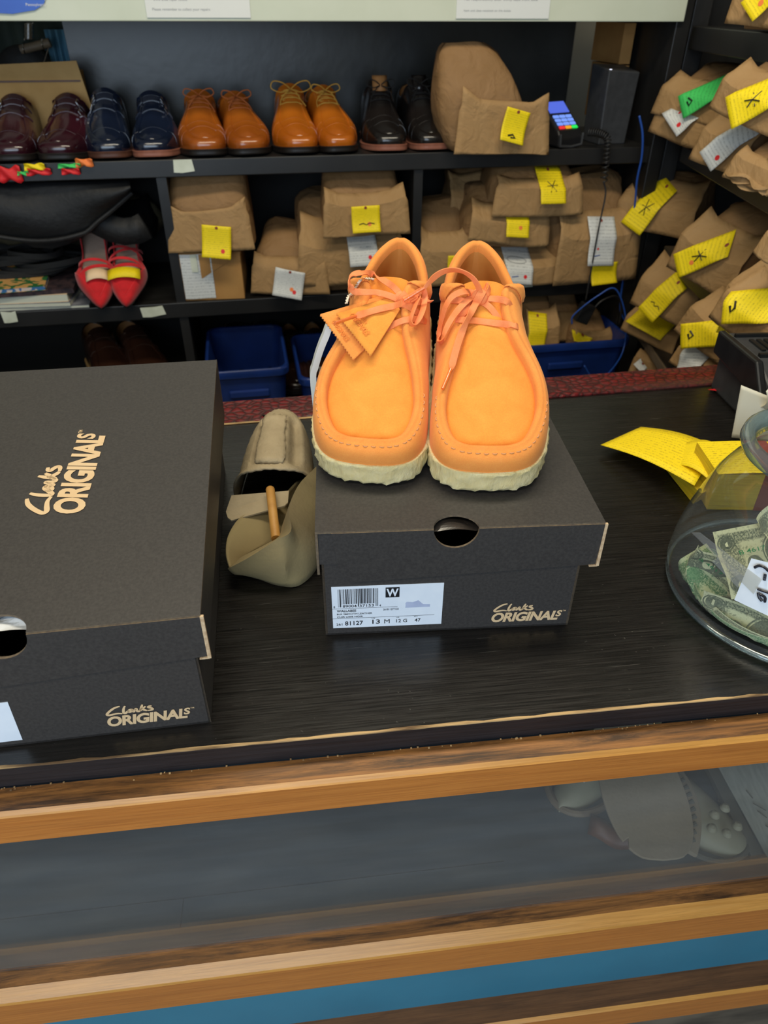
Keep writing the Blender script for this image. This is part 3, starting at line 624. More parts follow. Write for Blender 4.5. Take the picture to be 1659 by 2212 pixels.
# ================================================================ shoes
class Last:
    """surfaces of one shoe, built from an outline O(x,y) and a top line T(x,y,z), toe at y=0, heel at +y"""
    def __init__(s, O, T, n=73, outer=1, asym=.0, shift=0.0, zs=.024, crown=.009, throat=7, tongue=.012, spring=.0, bulge=.06, cp=2.6, qw=1.0):
        s.n = n; s.Oh = cr(O, n); s.Th = cr(T, n); s.outer = outer; s.asym = asym; s.shift = shift
        s.zs = zs; s.crown = crown; s.k = len(O)-1; s.throat = throat; s.spring = spring; s.bulge = bulge; s.tongue = tongue; s.cp = cp; s.qw = qw
    def fx(s, x, y, side):
        k = math.exp(-((y-.08)/.07)**2)
        x = side*abs(x)*(1+(s.asym if side == s.outer else -s.asym*.6)*k) if x != 0 else 0
        return x - s.outer*s.shift*max(0, 1-y/.16)**2 + s.outer*.004*math.exp(-((y-.1)/.05)**2)
    def z0(s, y): return s.zs + s.spring*max(0, 1-y/.09)**2
    def O(s, i, side):
        o = s.Oh[i]; return Vector((s.fx(max(0, o[0]), o[1], side), o[1], s.z0(o[1])))
    def T(s, i, side):
        t = s.Th[i]; return Vector((s.fx(max(0, t[0]), t[1], side), t[1], t[2]+s.spring*max(0, 1-t[1]/.09)**2))
    def W(s, i, side, f):      # wall, f=0 at the sole, 1 at the top line
        O, T = s.O(i, side), s.T(i, side); a = f*PI/2; c = math.cos(a)*(1+s.bulge*math.sin(2*a)); z = math.sin(a)**s.qw
        return Vector((T.x+(O.x-T.x)*c, T.y+(O.y-T.y)*c, O.z+(T.z-O.z)*z))
    def loop(s): return [(i, 1) for i in range(s.n)] + [(i, -1) for i in range(s.n-2, 0, -1)]
    def inward(s, pts):
        m = len(pts); out = []
        for i in range(m):
            t = pts[(i+2) % m]-pts[(i-2) % m]; out.append(Vector((-t.y, t.x, 0)).normalized())
        return out
    def upper(s, rows=11, bead=.0045, groove=.004):
        L = s.loop(); mb = MB(); P = [[s.W(i, sd, f) for i, sd in L] for f in np.linspace(0, 1, rows)]
        nrm = s.inward(P[-1]); top = P[-1]; s.G = {}
        b = bead
        for di, dz in ((.18*b, .28*b), (.55*b, .33*b), (.9*b, .1*b), (1.1*b, -.25*b), (1.15*b, -.7*b-groove*.5)):
            P.append([p+n*di+Vector((0, 0, dz)) for p, n in zip(top, nrm)])
        for (k, p) in zip(L, P[-1]): s.G[k] = p
        s.rim = P[-1]; s.nrm = nrm; mb.grid(P, closed_v=True); return mb
    def lining(s, keep=None):
        L = s.loop(); P = [s.rim]
        for f in np.linspace(.12, 1, 8):
            row = []
            for j, (i, sd) in enumerate(L):
                O = s.O(i, sd); q = s.rim[j]; c = Vector((O.x*.86, min(max(O.y, .02), s.Oh[-1][1]-.016), O.z+.006)); 
                row.append(Vector((q.x+(c.x-q.x)*f**1.5, q.y+(c.y-q.y)*f**1.5, q.z+(c.z-q.z)*f)))
            P.append(row)
        mb = MB(); mb.grid(P, closed_v=True)
        last = P[-1]; m = len(last); rows = [[last[i], last[(m-i) % m]] for i in range(s.n)]; mb.grid(rows); return mb
    def si(s, k): return int(round(k/s.k*(s.n-1)))
    def plug_row(s, i, nv=17):
        it = s.si(s.throat); a, b = s.G[(i, 1)] if (i, 1) in s.G else None, s.G.get((i, -1), s.G[(i, 1)])
        a = a.copy(); b = b.copy()
        if i > it:
            k = min(1, (i-it)/(s.si(1)*1.0)); a.x += .009*k; b.x -= .009*k; a.z -= .005*k; b.z -= .005*k
        hw = abs(a.x-b.x)/2; row = []
        for j in range(nv):
            v = -1+2*j/(nv-1); p = b.lerp(a, (v+1)/2); p.z += s.crown*min(1, hw/.03)*(1-abs(v)**s.cp); row.append(p)
        return row
    def plug(s, k_end, ext=.014, nv=17):
        e = s.si(k_end); rows = [s.plug_row(i, nv) for i in range(0, e+1)]; last = rows[-1]
        for q in (.4, .8, 1.0):
            rows.append([p+Vector((-(p.x)*.06*q, ext*q*(1-.25*abs(-1+2*j/(nv-1))**4), ext*.55*q)) for j, p in enumerate(last)])
        mb = MB(); mb.grid(rows, flip=True); return mb
    def sole(s, ext=.003, th=None, rough=0.0, seed=1, tuck=.0, inset=.004):
        th = th or s.zs; L = s.loop(); r = random.Random(seed); O = [s.O(i, sd) for i, sd in L]; nr = s.inward(O); P = []
        zl = [(-inset, 1.0), (ext*.8, 1.0), (ext*1.1, .93), (ext, .8), (ext*.9, .6), (ext*.95, .4), (ext*1.0, .2), (ext*.8, .05), (-.001, 0.0), (-.008, 0.0)]
        for q, (e, f) in enumerate(zl):
            row = []
            for p, n in zip(O, nr):
                j = rough*(r.uniform(-1, 1)) if 1 < q < 9 else 0; jz = rough*r.uniform(-.5, .9) if 6 <= q else 0
                base = s.spring*max(0, 1-p.y/.09)**2
                row.append(Vector((p.x, p.y, 0)) - n*(e+j) + Vector((0, 0, max(0, base+th*f+jz))))
            P.append(row)
        mb = MB(); mb.grid(P, closed_v=True, flip=True)
        m = len(O)
        for row in (P[-1], P[0]):
            rows = [[row[i], row[(m-i) % m]] for i in range(s.n)]; mb.grid(rows)
        return mb
    def cross(s, i, fmin, off, nv=13):   # section over the foot at one station, lifted by off
        out = []; 
        for sd in (1, -1):
            seg = [s.W(i, sd, f) for f in np.linspace(fmin, 1, 8)]
            out.append(seg)
        pr = s.plug_row(i, nv)[::-1]; pts = out[0]+pr+out[1][::-1]; c = Vector((0, s.T(i, 1).y, s.zs)); res = []
        for p in pts:
            d = (p-c); d.y = 0; res.append(p+d.normalized()*off)
        return res
WO = [(0, 0), (.025, .003), (.0415, .013), (.0515, .032), (.0555, .056), (.056, .082), (.0545, .108), (.0505, .130), (.0475, .150), (.046, .168), (.0445, .182), (.0435, .189), (.042, .204), (.039, .224), (.0375, .246), (.0345, .266), (.026, .283), (.012, .2915), (0, .293)]
WT = [(0, .0115, .041), (.021, .013, .0415), (.0355, .0215, .0435), (.0445, .040, .0485), (.0485, .062, .055), (.047, .086, .062), (.041, .110, .070), (.032, .132, .080), (.026, .151, .089), (.0235, .168, .098), (.0245, .181, .105), (.0355, .1875, .103), (.0385, .202, .095), (.036, .222, .088), (.0315, .244, .090), (.0245, .265, .095), (.015, .281, .0995), (.006, .2885, .1015), (0, .290, .101)]
def wallabee(label, Mx, outer, seed):
    T = thing('moccasin_shoe', label, 'shoe', Mx)
    L = Last(WO, WT, n=109, outer=outer, asym=.05, shift=.003, zs=.023, crown=.0085, throat=7.2, spring=.004, bulge=.10)
    up = L.upper(13, .0064, .008); u = up.build('upper', 'suede2', T, sharp=None)
    pl = L.plug(10, .012, 21); p = pl.build('vamp', 'suede', T, sharp=None)
    L.lining().build('lining', 'lining', T, sharp=None)
    L.sole(.0022, .0232, .0013, seed, inset=.01).build('crepe_sole', 'crepe', T, sharp=60)
    # folded cuff at the top of each quarter
    for sd in (1, -1):
        rows = []; i0, i1 = L.si(10.05), L.si(12.3)
        for i in range(i0, i1+1):
            W = [L.W(i, sd, f) for f in (.60, .66, .75, .85, .95, 1.0)]; c = Vector((0, .17, .05)); row = []
            for q, w_ in enumerate(W):
                d = (w_-c).normalized(); row.append(w_+d*(.0005 if q == 0 else .003))
            n = L.nrm[L.loop().index((i, sd))] ; t = W[-1]; row.append(t+Vector((0, 0, .0042))+n*.001); row.append(t+n*.0055+Vector((0, 0, .002))); row.append(t+n*.006-Vector((0, 0, .003)))
            rows.append(row)
        MB().grid(rows, flip=(sd > 0)).build('cuff', 'suede2', T, sharp=None, solid=.001)
    # gathered hand stitching along the toe
    m = MB(); idx = []
    for sd in (1, -1):
        a = []
        for i in range(0, L.si(4.6)):
            a.append((L.W(i, sd, .80), (L.W(i, sd, .80)-Vector((0, .05, .0))), i))
        idx.append([x[0] for x in a])
    path = idx[1][::-1][:-1]+idx[0]; acc = 0; nxt = 0; seg = []
    for a_, b_ in zip(path, path[1:]):
        d = (b_-a_).length; mid = (a_+b_)/2; acc += d
        if acc > nxt:
            o = Vector((mid.x, mid.y-.09, 0)).normalized(); t = (b_-a_).normalized(); N = Vector((mid.x*8, mid.y-.075, .028)).normalized()
            m.tube([mid-t*.0021-N*.0004, mid-t*.001+N*.0007, mid+t*.001+N*.0007, mid+t*.0021-N*.0004], .00055, 6); nxt = acc+.0060
    m.build('stitching', 'thread', T, sharp=None)
    # seam ridges of thread on the cuffs
    for sd in (1, -1):
        m = MB()
        for i in range(L.si(10.2), L.si(12.2), 2):
            a_, b_ = L.W(i, sd, .69), L.W(i+1, sd, .69); d = (a_-Vector((0, .17, .05))).normalized()*.0036; m.tube([a_+d, b_+d], .0004, 5)
        m.build('cuff_stitching', 'thread', T, sharp=None)
    return T, L, [(up, 0), (pl, 0)]
def pose(toe, z, azd, tau):
    return Matrix.Translation((toe[0], toe[1], z)) @ Matrix.Rotation(-R(azd), 4, 'Z') @ Matrix.Rotation(R(tau), 4, 'X')
LIDZ = 1.0+.126+.0024
MSR = pose((.161, .533), LIDZ, 8.0, 11.5); MSL = pose((.050, .559), LIDZ, 14.5, 11.5)
shR, LR, mR = wallabee('orange suede moccasin shoe on the right, long lace end hanging down its toe', MSR, 1, 5)
shL, LL, mL = wallabee('orange suede moccasin shoe on the left, with two suede tags on its lace', MSL, -1, 8)
def bvh(Mx, ms):
    V = []; F = []
    for mb, _ in ms:
        b = len(V); V += [Mx @ Vector(v) for v in mb.v]; F += [[b+i for i in f] for f in mb.f]
    return BVHTree.FromPolygons(V, F)
bR, bL = bvh(MSR, mR), bvh(MSL, mL)
def surf(bv, px, py, h, Mx, zl=.10):    # point h above the shoe where that pixel meets it (else on the shoe's own level zl)
    d = ray(px, py).normalized(); loc, nr, _, _ = bv.ray_cast(CAM, d)
    if loc is None or (loc-CAM).length > 1.1:
        p = Mx @ Vector((0, 0, zl)); n = Mx.to_3x3() @ Vector((0, 0, 1)); loc = hit(px, py, p, n); nr = n
    if nr.dot(d) > 0: nr = -nr
    return loc - d*(h/max(.35, -nr.dot(d))), nr
def lace(T, bv, Mx, path, w_, name='lace_end', th=.0011, mat_='lace', n=None, edge=None, wf=None):
    # path: (px, py, height[, roll]) ; rolls the strip about its run
    P, N = [], []
    for q in path:
        p, nr = surf(bv, q[0], q[1], q[2], Mx); P.append(p); N.append(nr)
    k = n or len(path)*6; pts = [Vector(x) for x in cr([tuple(p) for p in P], k)]; nn = [Vector(x).normalized() for x in cr([tuple(x) for x in N], k)]
    rolls = cr([((q[3] if len(q) > 3 else 0.),) for q in path], k); out = []
    view = [(CAM-p).normalized() for p in pts]; base = [(a*.6+b*.4) for a, b in zip(nn, view)]
    for i in range(k):
        t = (pts[min(i+1, k-1)]-pts[max(i-1, 0)]).normalized(); b = base[i]; b = (b-t*b.dot(t)).normalized(); out.append(Matrix.Rotation(R(float(rolls[i][0])), 3, t) @ b)
    inv = Mx.inverted(); i3 = inv.to_3x3()
    return MB().ribbon([inv @ p for p in pts], w_, th, [i3 @ x for x in out], wf=wf).build(name, mat_, T, sharp=50), pts, out
def aglet(T, bv, Mx, a_, b_, r=.0016):
    inv = Mx.inverted(); p, _ = surf(bv, *a_, Mx); q, _ = surf(bv, *b_, Mx)
    MB().tube([inv @ p, inv @ p.lerp(q, .5), inv @ q], r, 10).build('aglet', 'tip', T)
def knot(T, bv, Mx, px, py, h, s, ang):
    inv = Mx.inverted(); p, nr = surf(bv, px, py, h, Mx); v = (CAM-p).normalized(); x = RT*math.cos(ang)+UP*math.sin(ang); y = v.cross(x).normalized(); x = y.cross(v)
    rows = []
    for i in range(13):
        a = PI*i/12; rows.append([inv @ (p + x*(math.cos(a)*s*.62) + (y*math.cos(b)*s*.52+v*math.sin(b)*s*.36)*(math.sin(a)**.6)) for b in [2*PI*k/18 for k in range(18)]])
    MB().grid(rows, closed_v=True).build('knot', 'lace', T, sharp=None)
    # the strand wrapped over the knot
    m = MB(); pts = [inv @ (p + y*(math.cos(a)*s*.56) + v*(math.sin(a)*s*.44)) for a in np.linspace(.1, PI-.1, 12)]
    nn = [(inv.to_3x3() @ (y*math.cos(a)+v*math.sin(a))) for a in np.linspace(.1, PI-.1, 12)]
    m.ribbon(pts, s*.62, .0014, nn).build('knot_wrap', 'lace', T, sharp=50)
LW = .0066
# right-hand shoe
lace(shR, bR, MSR, [(985, 690, .0008), (1003, 691, .0016), (1030, 693, .0022), (1062, 697, .0022), (1090, 700, .0016), (1112, 703, .001), (1121, 707, -.0015)], LW, 'lace_bar')
lace(shR, bR, MSR, [(1032, 648, .0015), (1048, 656, .0018), (1062, 668, .0016), (1078, 690, -.0012)], LW, 'lace_bar')
lace(shR, bR, MSR, [(975, 648, .0008), (1000, 650, .0018), (1020, 655, .002), (1005, 672, .0018), (985, 690, -.001)], LW, 'lace_bar')
lace(shR, bR, MSR, [(1040, 646, .004), (1060, 645, .0028), (1082, 647, .002), (1096, 652, .0012), (1103, 663, -.0015)], LW, 'lace_bar')
lace(shR, bR, MSR, [(1034, 640, .006), (1018, 632, .009), (1000, 630, .011), (978, 640, .011), (963, 662, .009), (953, 695, .006), (948, 722, .004), (949, 738, .0035, 60), (956, 731, .005, 140), (963, 712, .006, 180), (976, 688, .007, 180), (996, 662, .008, 180), (1018, 643, .007, 180), (1034, 640, .006, 180)], LW, 'bow_loop', n=90)
lace(shR, bR, MSR, [(1034, 645, .006), (1024, 662, .007), (1010, 690, .006), (996, 722, .005), (986, 752, .004), (979, 778, .003), (974, 799, .002)], LW*1.08, 'lace_end', wf=lambda t: 1 if t < .9 else 1-.55*(t-.9)/.1)
aglet(shR, bR, MSR, (974, 797, .003), (956, 840, .003))
lace(shR, bR, MSR, [(1040, 640, .006), (1052, 634, .006, 30), (1057, 622, .008, 60), (1052, 612, .009, 80), (1046, 626, .007, 60), (1038, 640, .006, 30)], LW*.9, 'bow_loop')
knot(shR, bR, MSR, 1035, 642, .0045, .0135, -.5)
def bridge():      # end of the right shoe's lace that arches over and rests on the left shoe
    inv = MSR.inverted(); a_, _ = surf(bR, 1037, 640, .007, MSR); e, _ = surf(bL, 873, 649, .006, MSL)
    ps = [(1037, 640), (1034, 622), (1024, 604), (1010, 592), (994, 585), (975, 583), (955, 588), (937, 600), (917, 622), (873, 649)]
    ds = [(a_-CAM).dot(FW)]; de = (e-CAM).dot(FW); da = ds[0]; K = len(ps)-1
    pts = [CAM+ray(x, y)*(da+(de-da)*(i/K)**1.2 - .012*math.sin(PI*i/K)) for i, (x, y) in enumerate(ps)]
    L_ = [Vector(x) for x in cr([tuple(p) for p in pts[:-1]], 50)]; i3 = inv.to_3x3()
    nn = []
    for i, p in enumerate(L_):
        t = i/49; t_ = (L_[min(i+1, 49)]-L_[max(i-1, 0)]).normalized(); v = (CAM-p).normalized(); v = (v-t_*v.dot(t_)).normalized(); nn.append(i3 @ (Matrix.Rotation(R(-62+80*abs(t-.45)), 3, t_) @ v))
    MB().ribbon([inv @ p for p in L_], LW, .0012, nn, wf=lambda t: 1 if t < .88 else 1-.5*(t-.88)/.12).build('lace_end', 'lace', shR, sharp=50)
    MB().tube([inv @ pts[-2], inv @ pts[-2].lerp(pts[-1], .5), inv @ pts[-1]], .0015, 10).build('aglet', 'tip', shR)
bridge()
# left-hand shoe
lace(shL, bL, MSL, [(925, 697, -.0012), (914, 692, .001), (898, 689, .0018), (872, 692, .0022), (848, 702, .0018), (832, 712, .001)], LW, 'lace_bar')
lace(shL, bL, MSL, [(868, 652, .003), (885, 655, .0026), (905, 652, .002), (922, 648, .0012), (930, 650, -.001)], LW, 'lace_bar')
lace(shL, bL, MSL, [(868, 655, .002), (886, 664, .002), (902, 676, .0014), (912, 690, -.001)], LW, 'lace_bar')
lace(shL, bL, MSL, [(868, 640, .006), (852, 622, .010), (830, 606, .014), (806, 593, .017), (784, 589, .018), (766, 592, .018), (757, 600, .017, 60), (756, 614, .015, 130), (764, 629, .013, 180), (788, 631, .012, 180), (815, 632, .011, 180), (842, 639, .009, 180), (866, 650, .006, 180)], LW, 'bow_loop', n=90)
lace(shL, bL, MSL, [(868, 655, .0075), (850, 661, .010), (825, 666, .012), (800, 673, .013), (780, 679, .013), (766, 684, .013)], LW*1.05, 'lace_end', wf=lambda t: 1 if t < .88 else 1-.6*(t-.88)/.12)
aglet(shL, bL, MSL, (768, 683, .0135), (723, 699, .0135))
lace(shL, bL, MSL, [(872, 648, .006), (890, 640, .009), (906, 630, .010), (916, 628, .010, 40), (918, 645, .009, 60), (914, 668, .008, 60), (905, 690, .007, 60), (895, 703, .007, 80), (887, 696, .009, 110), (890, 680, .010, 110), (899, 656, .010, 100), (906, 640, .008, 60), (886, 648, .006)], LW*.95, 'bow_loop', n=80)
knot(shL, bL, MSL, 868, 647, .005, .0135, -.7)
def tags():
    inv = MSL.inverted()
    def plane_quad(px, h, name, words, curl):
        # leather tag lying over the vamp: plane through three surface points
        a_ = [surf(bL, x, y, h, MSL)[0] for x, y in ((800, 745), (850, 665), (845, 740))]
        n = (a_[1]-a_[0]).cross(a_[2]-a_[0]).normalized()
        if n.dot(CAM-a_[0]) < 0: n = -n
        p0 = a_[0]; Q = [hit(x, y, p0, n) for x, y in px]    # P1 (upper left), P2 (bottom), P3 (right), P4 (top)
        nu, nv = 36, 14; G = []
        for i in range(nu+1):
            u = i/nu; row = []
            lo = Q[0].lerp(Q[1], u); hi = Q[3].lerp(Q[2], u)
            zig = .0011*(1 if i % 2 else -.3)
            for j in range(nv+1):
                v = j/nv; q = lo.lerp(hi, v); q = q + (lo-hi).normalized()*zig*(1-v)**3*1.0 + n*(curl*(1-v)**2*(1-u)*.6 + .0008*math.sin(3*u+2*v)); row.append(inv @ q)
            G.append(row)
        t = MB().grid(G).build(name, 'suede' if h > .006 else 'suede2', shL, sharp=None, solid=.0014)
        if words:
            m = MB(); i3 = inv.to_3x3(); U = (Q[1]-Q[0]).normalized(); V = (n.cross(U)).normalized()
            for s_, o_, w_, hh, b_ in words:
                o = Q[0]+U*o_[0]+V*o_[1]+n*(.0011+curl*.3); put_text(m, s_, inv @ o, i3 @ U, i3 @ V, w_, hh, b_)
            m.build('embossing', 'emb', t, smooth=False)
        return t
    M['emb'] = mat('embossed_suede', 'd9772e', 'e08238', .9, 60)
    plane_quad([(692, 682), (764, 777), (792, 748), (846, 632)], .0035, 'suede_tag', [('ORIGINALS', (.014, .004), .028, .0052, .02)], .004)
    plane_quad([(727, 680), (801, 769), (864, 667), (850, 640)], .0075, 'suede_tag', [('ORIGINALS', (.009, .0085), .030, .006, .02), ('Clarks', (.013, .0160), .014, .004, .01)], .004)
    pts = [(748, 655), (752, 641), (760, 634), (770, 618), (778, 606), (792, 602), (806, 603)]
    P = [surf(bL, x, y, .004, MSL)[0] for x, y in pts]; c = [Vector(q) for q in cr([tuple(p) for p in P], 60)]
    m = MB()
    for ph in (0, PI): m.tube([inv @ (p+(RT*math.cos(i*.8+ph)+UP*math.sin(i*.8+ph))*.0008) for i, p in enumerate(c)], .0009, 6)
    m.build('tag_cord', 'threadw', shL, sharp=None)
tags()
def riser():
    T = thing('shoe_rest', 'white curved shoe rest standing on the small box under the heels of the orange shoes', 'stand')
    p0 = hit(690, 760, Vector((0, .70, 0)), Vector((0, 1, 0))); xl = p0.x; y = .70
    # band bent to an arch across the lid, left flank showing beside the shoe
    L_ = [hit(x, y_, Vector((0, y, 0)), Vector((0, 1, 0))) for x, y_ in ((676, 815), (681, 788), (690, 757), (702, 727), (716, 702))]
    xs = [(p.x, p.z) for p in L_]; top = 1.165
    print('RISER', xs)
    pts = [(xs[0][0]+.002, 1.129)] + xs
    zt = xs[-1][1]; pts += [(xs[-1][0]+.012, zt-.02), (xs[-1][0]+.03, 1.149), (.12, 1.146), (.20, 1.146), (.225, 1.142), (.228, 1.129)]
    c = cr(pts, 70); rows = []
    for i, q in enumerate(c):
        t = np.array(c[min(i+1, 69)])-np.array(c[max(i-1, 0)]); t = t/np.linalg.norm(t); n = (-t[1]*.0032, t[0]*.0032)
        rows.append([(q[0]+n[0], y-.006, q[1]+n[1]), (q[0]+n[0], y+.006, q[1]+n[1]), (q[0]-n[0], y+.006, q[1]-n[1]), (q[0]-n[0], y-.006, q[1]-n[1])])
    MB().grid(rows, closed_v=True).build('band', 'stand', T, sharp=30)
riser()
# ================================================================ shelf stock
IB = MBK.inverted(); IR = MRT.inverted()
def bx(px, py, off=0): return (IB @ onB(px, py, off)).x
# ---- brown paper repair bags
def paper_bag(label, Mx, w_, h, d, seed, tickets, flap=(.62, .04), flare=.012, group='brown paper repair bags', mouth=0.0, taper=.25, crush=1.0, lean=0.0):
    """front face centred on the origin looking along -y; z up from the bag's base"""
    r = random.Random(seed); T = thing('paper_bag', label, 'paper bag', Mx, group)
    ks = []
    for _ in range(8):
        v = Vector((r.uniform(-1, 1), r.uniform(-.6, .6), r.uniform(-1, 1))).normalized(); ks.append((v, r.uniform(7, 24), r.uniform(0, 6.28), r.uniform(.4, 1.2)))
    def tri(x): x = (x/PI) % 2; return 2*abs(x-1)-1
    def crumple(p, amp):
        s = 0; o = Vector((0, 0, 0))
        for v, f, ph, a in ks: o += v*(a*tri(p.dot(v)*f*2.2+ph))
        return p + o*(amp/3)
    amp = .0165*crush*min(1, w_/.2)
    n = 14; mb = MB()
    def body(u, v):   # u around, v height
        a = 2*PI*u; c, s = math.cos(a), math.sin(a); e = .45; cx = math.copysign(abs(c)**e, c); sy = math.copysign(abs(s)**e, s)
        t = v; wd = 1-taper*max(0, (t-.35))**1.4*1.2; z = h*t
        y = d*.5 + sy*d*.5*(1-.15*t)
        if sy < 0: y += max(0, t-.5)**1.3*d*.95        # front slopes back to the folded top
        return Vector((cx*w_*.5*wd + lean*w_*t**1.2, y, z))
    rows = [[Vector((body(j/40, 0).x*.0, d*.5, 0)) for j in range(40)]]
    for v in (0, .015, .06, .15, .25, .35, .45, .55, .65, .75, .84, .92, .97, 1.0):
        k = 1 if 0.015 < v < .97 else (.93 if v in (0, .97) else .97)
        if v == 1.0: k = .8
        row = []
        for j in range(40):
            p = body(j/40, v); c = Vector((lean*w_*v**1.2, d*.5+(.25*d if v > .8 else 0), p.z)); p = c+(p-c)*k
            q = crumple(p, amp*(1 if v > .05 else .3)); q.z = max(q.z, 0.0005); row.append(q)
        rows.append(row)
    rows.append([Vector((lean*w_, d*.75, h*.985)) for j in range(40)])
    mb.grid(rows, closed_v=True, flip=True); mb.build('bag_body', 'kraft', T, sharp=28)
    # folded flap, pointed at its upper corners
    f1, f0 = flap; nx, nz = 18, 12; G = []; sk = r.uniform(-.12, .12); bow = r.uniform(-.004, .01)
    def fp(u, v, off=0):
        x = (u-.5)*w_*(1.06-.10*v if v < .7 else .99-.05*v); z = h*(f0+(f1-f0)*v) + sk*(u-.5)*h*.5 + max(0, abs(u-.5)-.32)*h*.55*v
        y = -.010-flare*(1-v)*(.6+.8*abs(u-.5)) - bow*math.sin(PI*u) + max(0, v*(f1-f0)+f0-.5)*1.0*d*.9
        p = Vector((x, y, max(z, .002))); q = crumple(p, amp*.45); return Vector((q.x, q.y-off, max(q.z, .0015)))
    for i in range(nx+1): G.append([fp(i/nx, j/nz) for j in range(nz+1)])
    MB().grid(G, flip=True).build('folded_flap', 'kraft_lit', T, sharp=30, solid=.0015)
    if mouth:      # layered open mouth edge
        m = MB(); 
        for q in range(3):
            G = [[Vector(((i/12-.5)*w_*(1-.04*q), -.010-flare-.004*q+.006*math.sin(i*.9+q), .004+.006*q+.004*math.sin(i*.7+2*q))) + Vector((0, .03*j, .008*j)) for j in range(3)] for i in range(13)]
            m.grid(G)
        m.build('folded_mouth', 'kraft_lit', T, sharp=30, solid=.001)
    for tk in tickets:
        col, cx, cz, tw, th, rot = tk[:6]; extra = tk[6] if len(tk) > 6 else ''
        a = R(rot); G = []; N_ = 10
        def tp(u, v, lift=.0):
            x = cx+(u-.5)*tw*math.cos(a)-(v-.5)*th*math.sin(a); z = cz+(u-.5)*tw*math.sin(a)+(v-.5)*th*math.cos(a)
            uu = min(1, max(0, x/w_+.5)); vv = (z/h-f0)/(f1-f0)
            y = -.0125-flare*(1-vv)*(.6+.8*abs(uu-.5)) - bow*math.sin(PI*uu) + max(0, vv*(f1-f0)+f0-.5)*d*.9 - .004 - amp*.4 - .010*abs(v-.5)**2*4*(1 if v < .5 else .2)
            return Vector((x, y-lift-.0015, z))
        for i in range(N_+1): G.append([tp(i/N_, j/N_) for j in range(N_+1)])
        t = MB().grid(G, uv=True, flip=True).build('ticket', col, T, sharp=None, solid=.0004)
        def blob(u, v, rad, m_, nm):
            P = [tp(u+rad*math.cos(k*.4)/tw*1.0, v+rad*math.sin(k*.4)/th, .0008) for k in range(16)]; b = MB(); b.raw([tp(u, v, .0010)]+P, [[0, k+1, (k+1) % 16+1] for k in range(16)]); b.build(nm, m_, t, smooth=False)
        def stroke(pts, m_='ink', wd=.0011, nm='hand_mark'):
            b = MB(); P = [tp(u, v, .0012) for u, v in pts]; b.tube(P, wd, 5); b.build(nm, m_, t)
        blob(.5, .93, .0035, 'maroon', 'staple_patch')
        if 'r' in extra: blob(.72, .22, .0048, 'red', 'dot_sticker')
        if 'o' in extra: blob(.62, .3, .0048, 'org', 'dot_sticker')
        if 'p' in extra: blob(.35, .36, .003, 'red', 'dot_sticker')
        if 'x' in extra: stroke([(.35, .62), (.5, .5), (.62, .36)]); stroke([(.66, .64), (.5, .5), (.4, .34)]); stroke([(.3, .5), (.72, .52)])
        if 's' in extra: stroke([(.25, .3), (.4, .34), (.5, .28), (.65, .34), (.8, .3)])
        if 'e' in extra: stroke([(.1+.35*(1+math.cos(k*.5)), .62+.07*math.sin(k*.5)) for k in range(14)], wd=.0006)
        if 'b' in extra: stroke([(.2, .2), (.45, .23)], 'bluecable', .001)
        if 'k' in extra: stroke([(.3, .18), (.5, .24), (.62, .16), (.42, .14)], wd=.002)
    return T
def bagB(label, px, py, wpx, hpx, d, seed, tk, off=.02, base=None, yaw=0, roll=0, **k):
    # px,py = middle of the front's lower edge
    p = IB @ onB(px, py, off); z = p.z if base is None else base; s = (MBK @ Vector((p.x, off, z))-CAM).dot(FW)/FPX
    Mx = MBK @ Matrix.Translation((p.x, off, z)) @ Matrix.Rotation(R(yaw), 4, 'Z') @ Matrix.Rotation(R(roll), 4, 'Y')
    h = hpx*s*1.03; T2 = []
    for t in tk:
        col, tx, ty, tw, th, rot = t[:6]; T2.append((col, (tx-px)*s, (py-ty)*s*1.04, tw*s, th*s*1.05, rot)+tuple(t[6:]))
    return paper_bag(label, Mx, wpx*s, h, d, seed, T2, **k)
bagB('tall brown paper bag with yellow ticket and red dot, standing on a cardboard box', 462, 549, 172, 172, .15, 11, [('ty', 476, 523, 60, 60, -6, 'r')], base=Z2s+.118, off=.015, yaw=-6, flap=(.48, .02), taper=.12, crush=.7)
bagB('low brown paper bag with white ticket lying right of the cardboard box', 628, 628, 155, 118, .20, 12, [('tw', 626, 597, 62, 52, -8, 'ro')], base=Z2s, flap=(.62, .03), yaw=-8, roll=3)
bagB('wide brown paper bag with white ticket and red dot, partly behind the left orange shoe', 760, 634, 215, 172, .24, 13, [('tw', 782, 541, 60, 66, 2, 'r')], base=Z2s, flap=(.78, .12), taper=.2, flare=.018)
bagB('brown paper bag with scribbled yellow ticket, on top of the wide bag', 790, 508, 180, 122, .16, 14, [('ty', 787, 471, 60, 48, 1, 'so')], base=1.032, off=.0, flap=(.66, .02))
bagB('brown paper bag with yellow ticket standing close right of the shelf divider', 958, 616, 112, 150, .2, 15, [('ty', 977, 570, 40, 44, 0)], base=Z2s, flap=(.7, .05))
bagB('dark crumpled brown paper bag at the back beneath the shelf board', 1040, 470, 150, 105, .16, 16, [], base=1.02, off=.12, flap=(.9, .2), crush=1.6)
bagB('brown paper bag with yellow ticket marked with a cross, topmost of its pile', 1155, 468, 190, 108, .2, 17, [('ty', 1178, 408, 56, 58, -1, 'x')], base=1.062, off=-.005, flap=(.62, .06))
bagB('brown paper bag with creased yellow ticket, second down in the pile', 1090, 545, 170, 112, .2, 18, [('ty', 1102, 487, 50, 56, -3, 'o')], base=.985, off=.0, flap=(.72, .1), roll=2)
bagB('brown paper bag with white ticket circled in pen, bottom of its pile', 1120, 604, 190, 80, .22, 19, [('tw', 1113, 560, 58, 62, -6, 'reb')], base=Z2s, off=-.01, flap=(.9, .06))
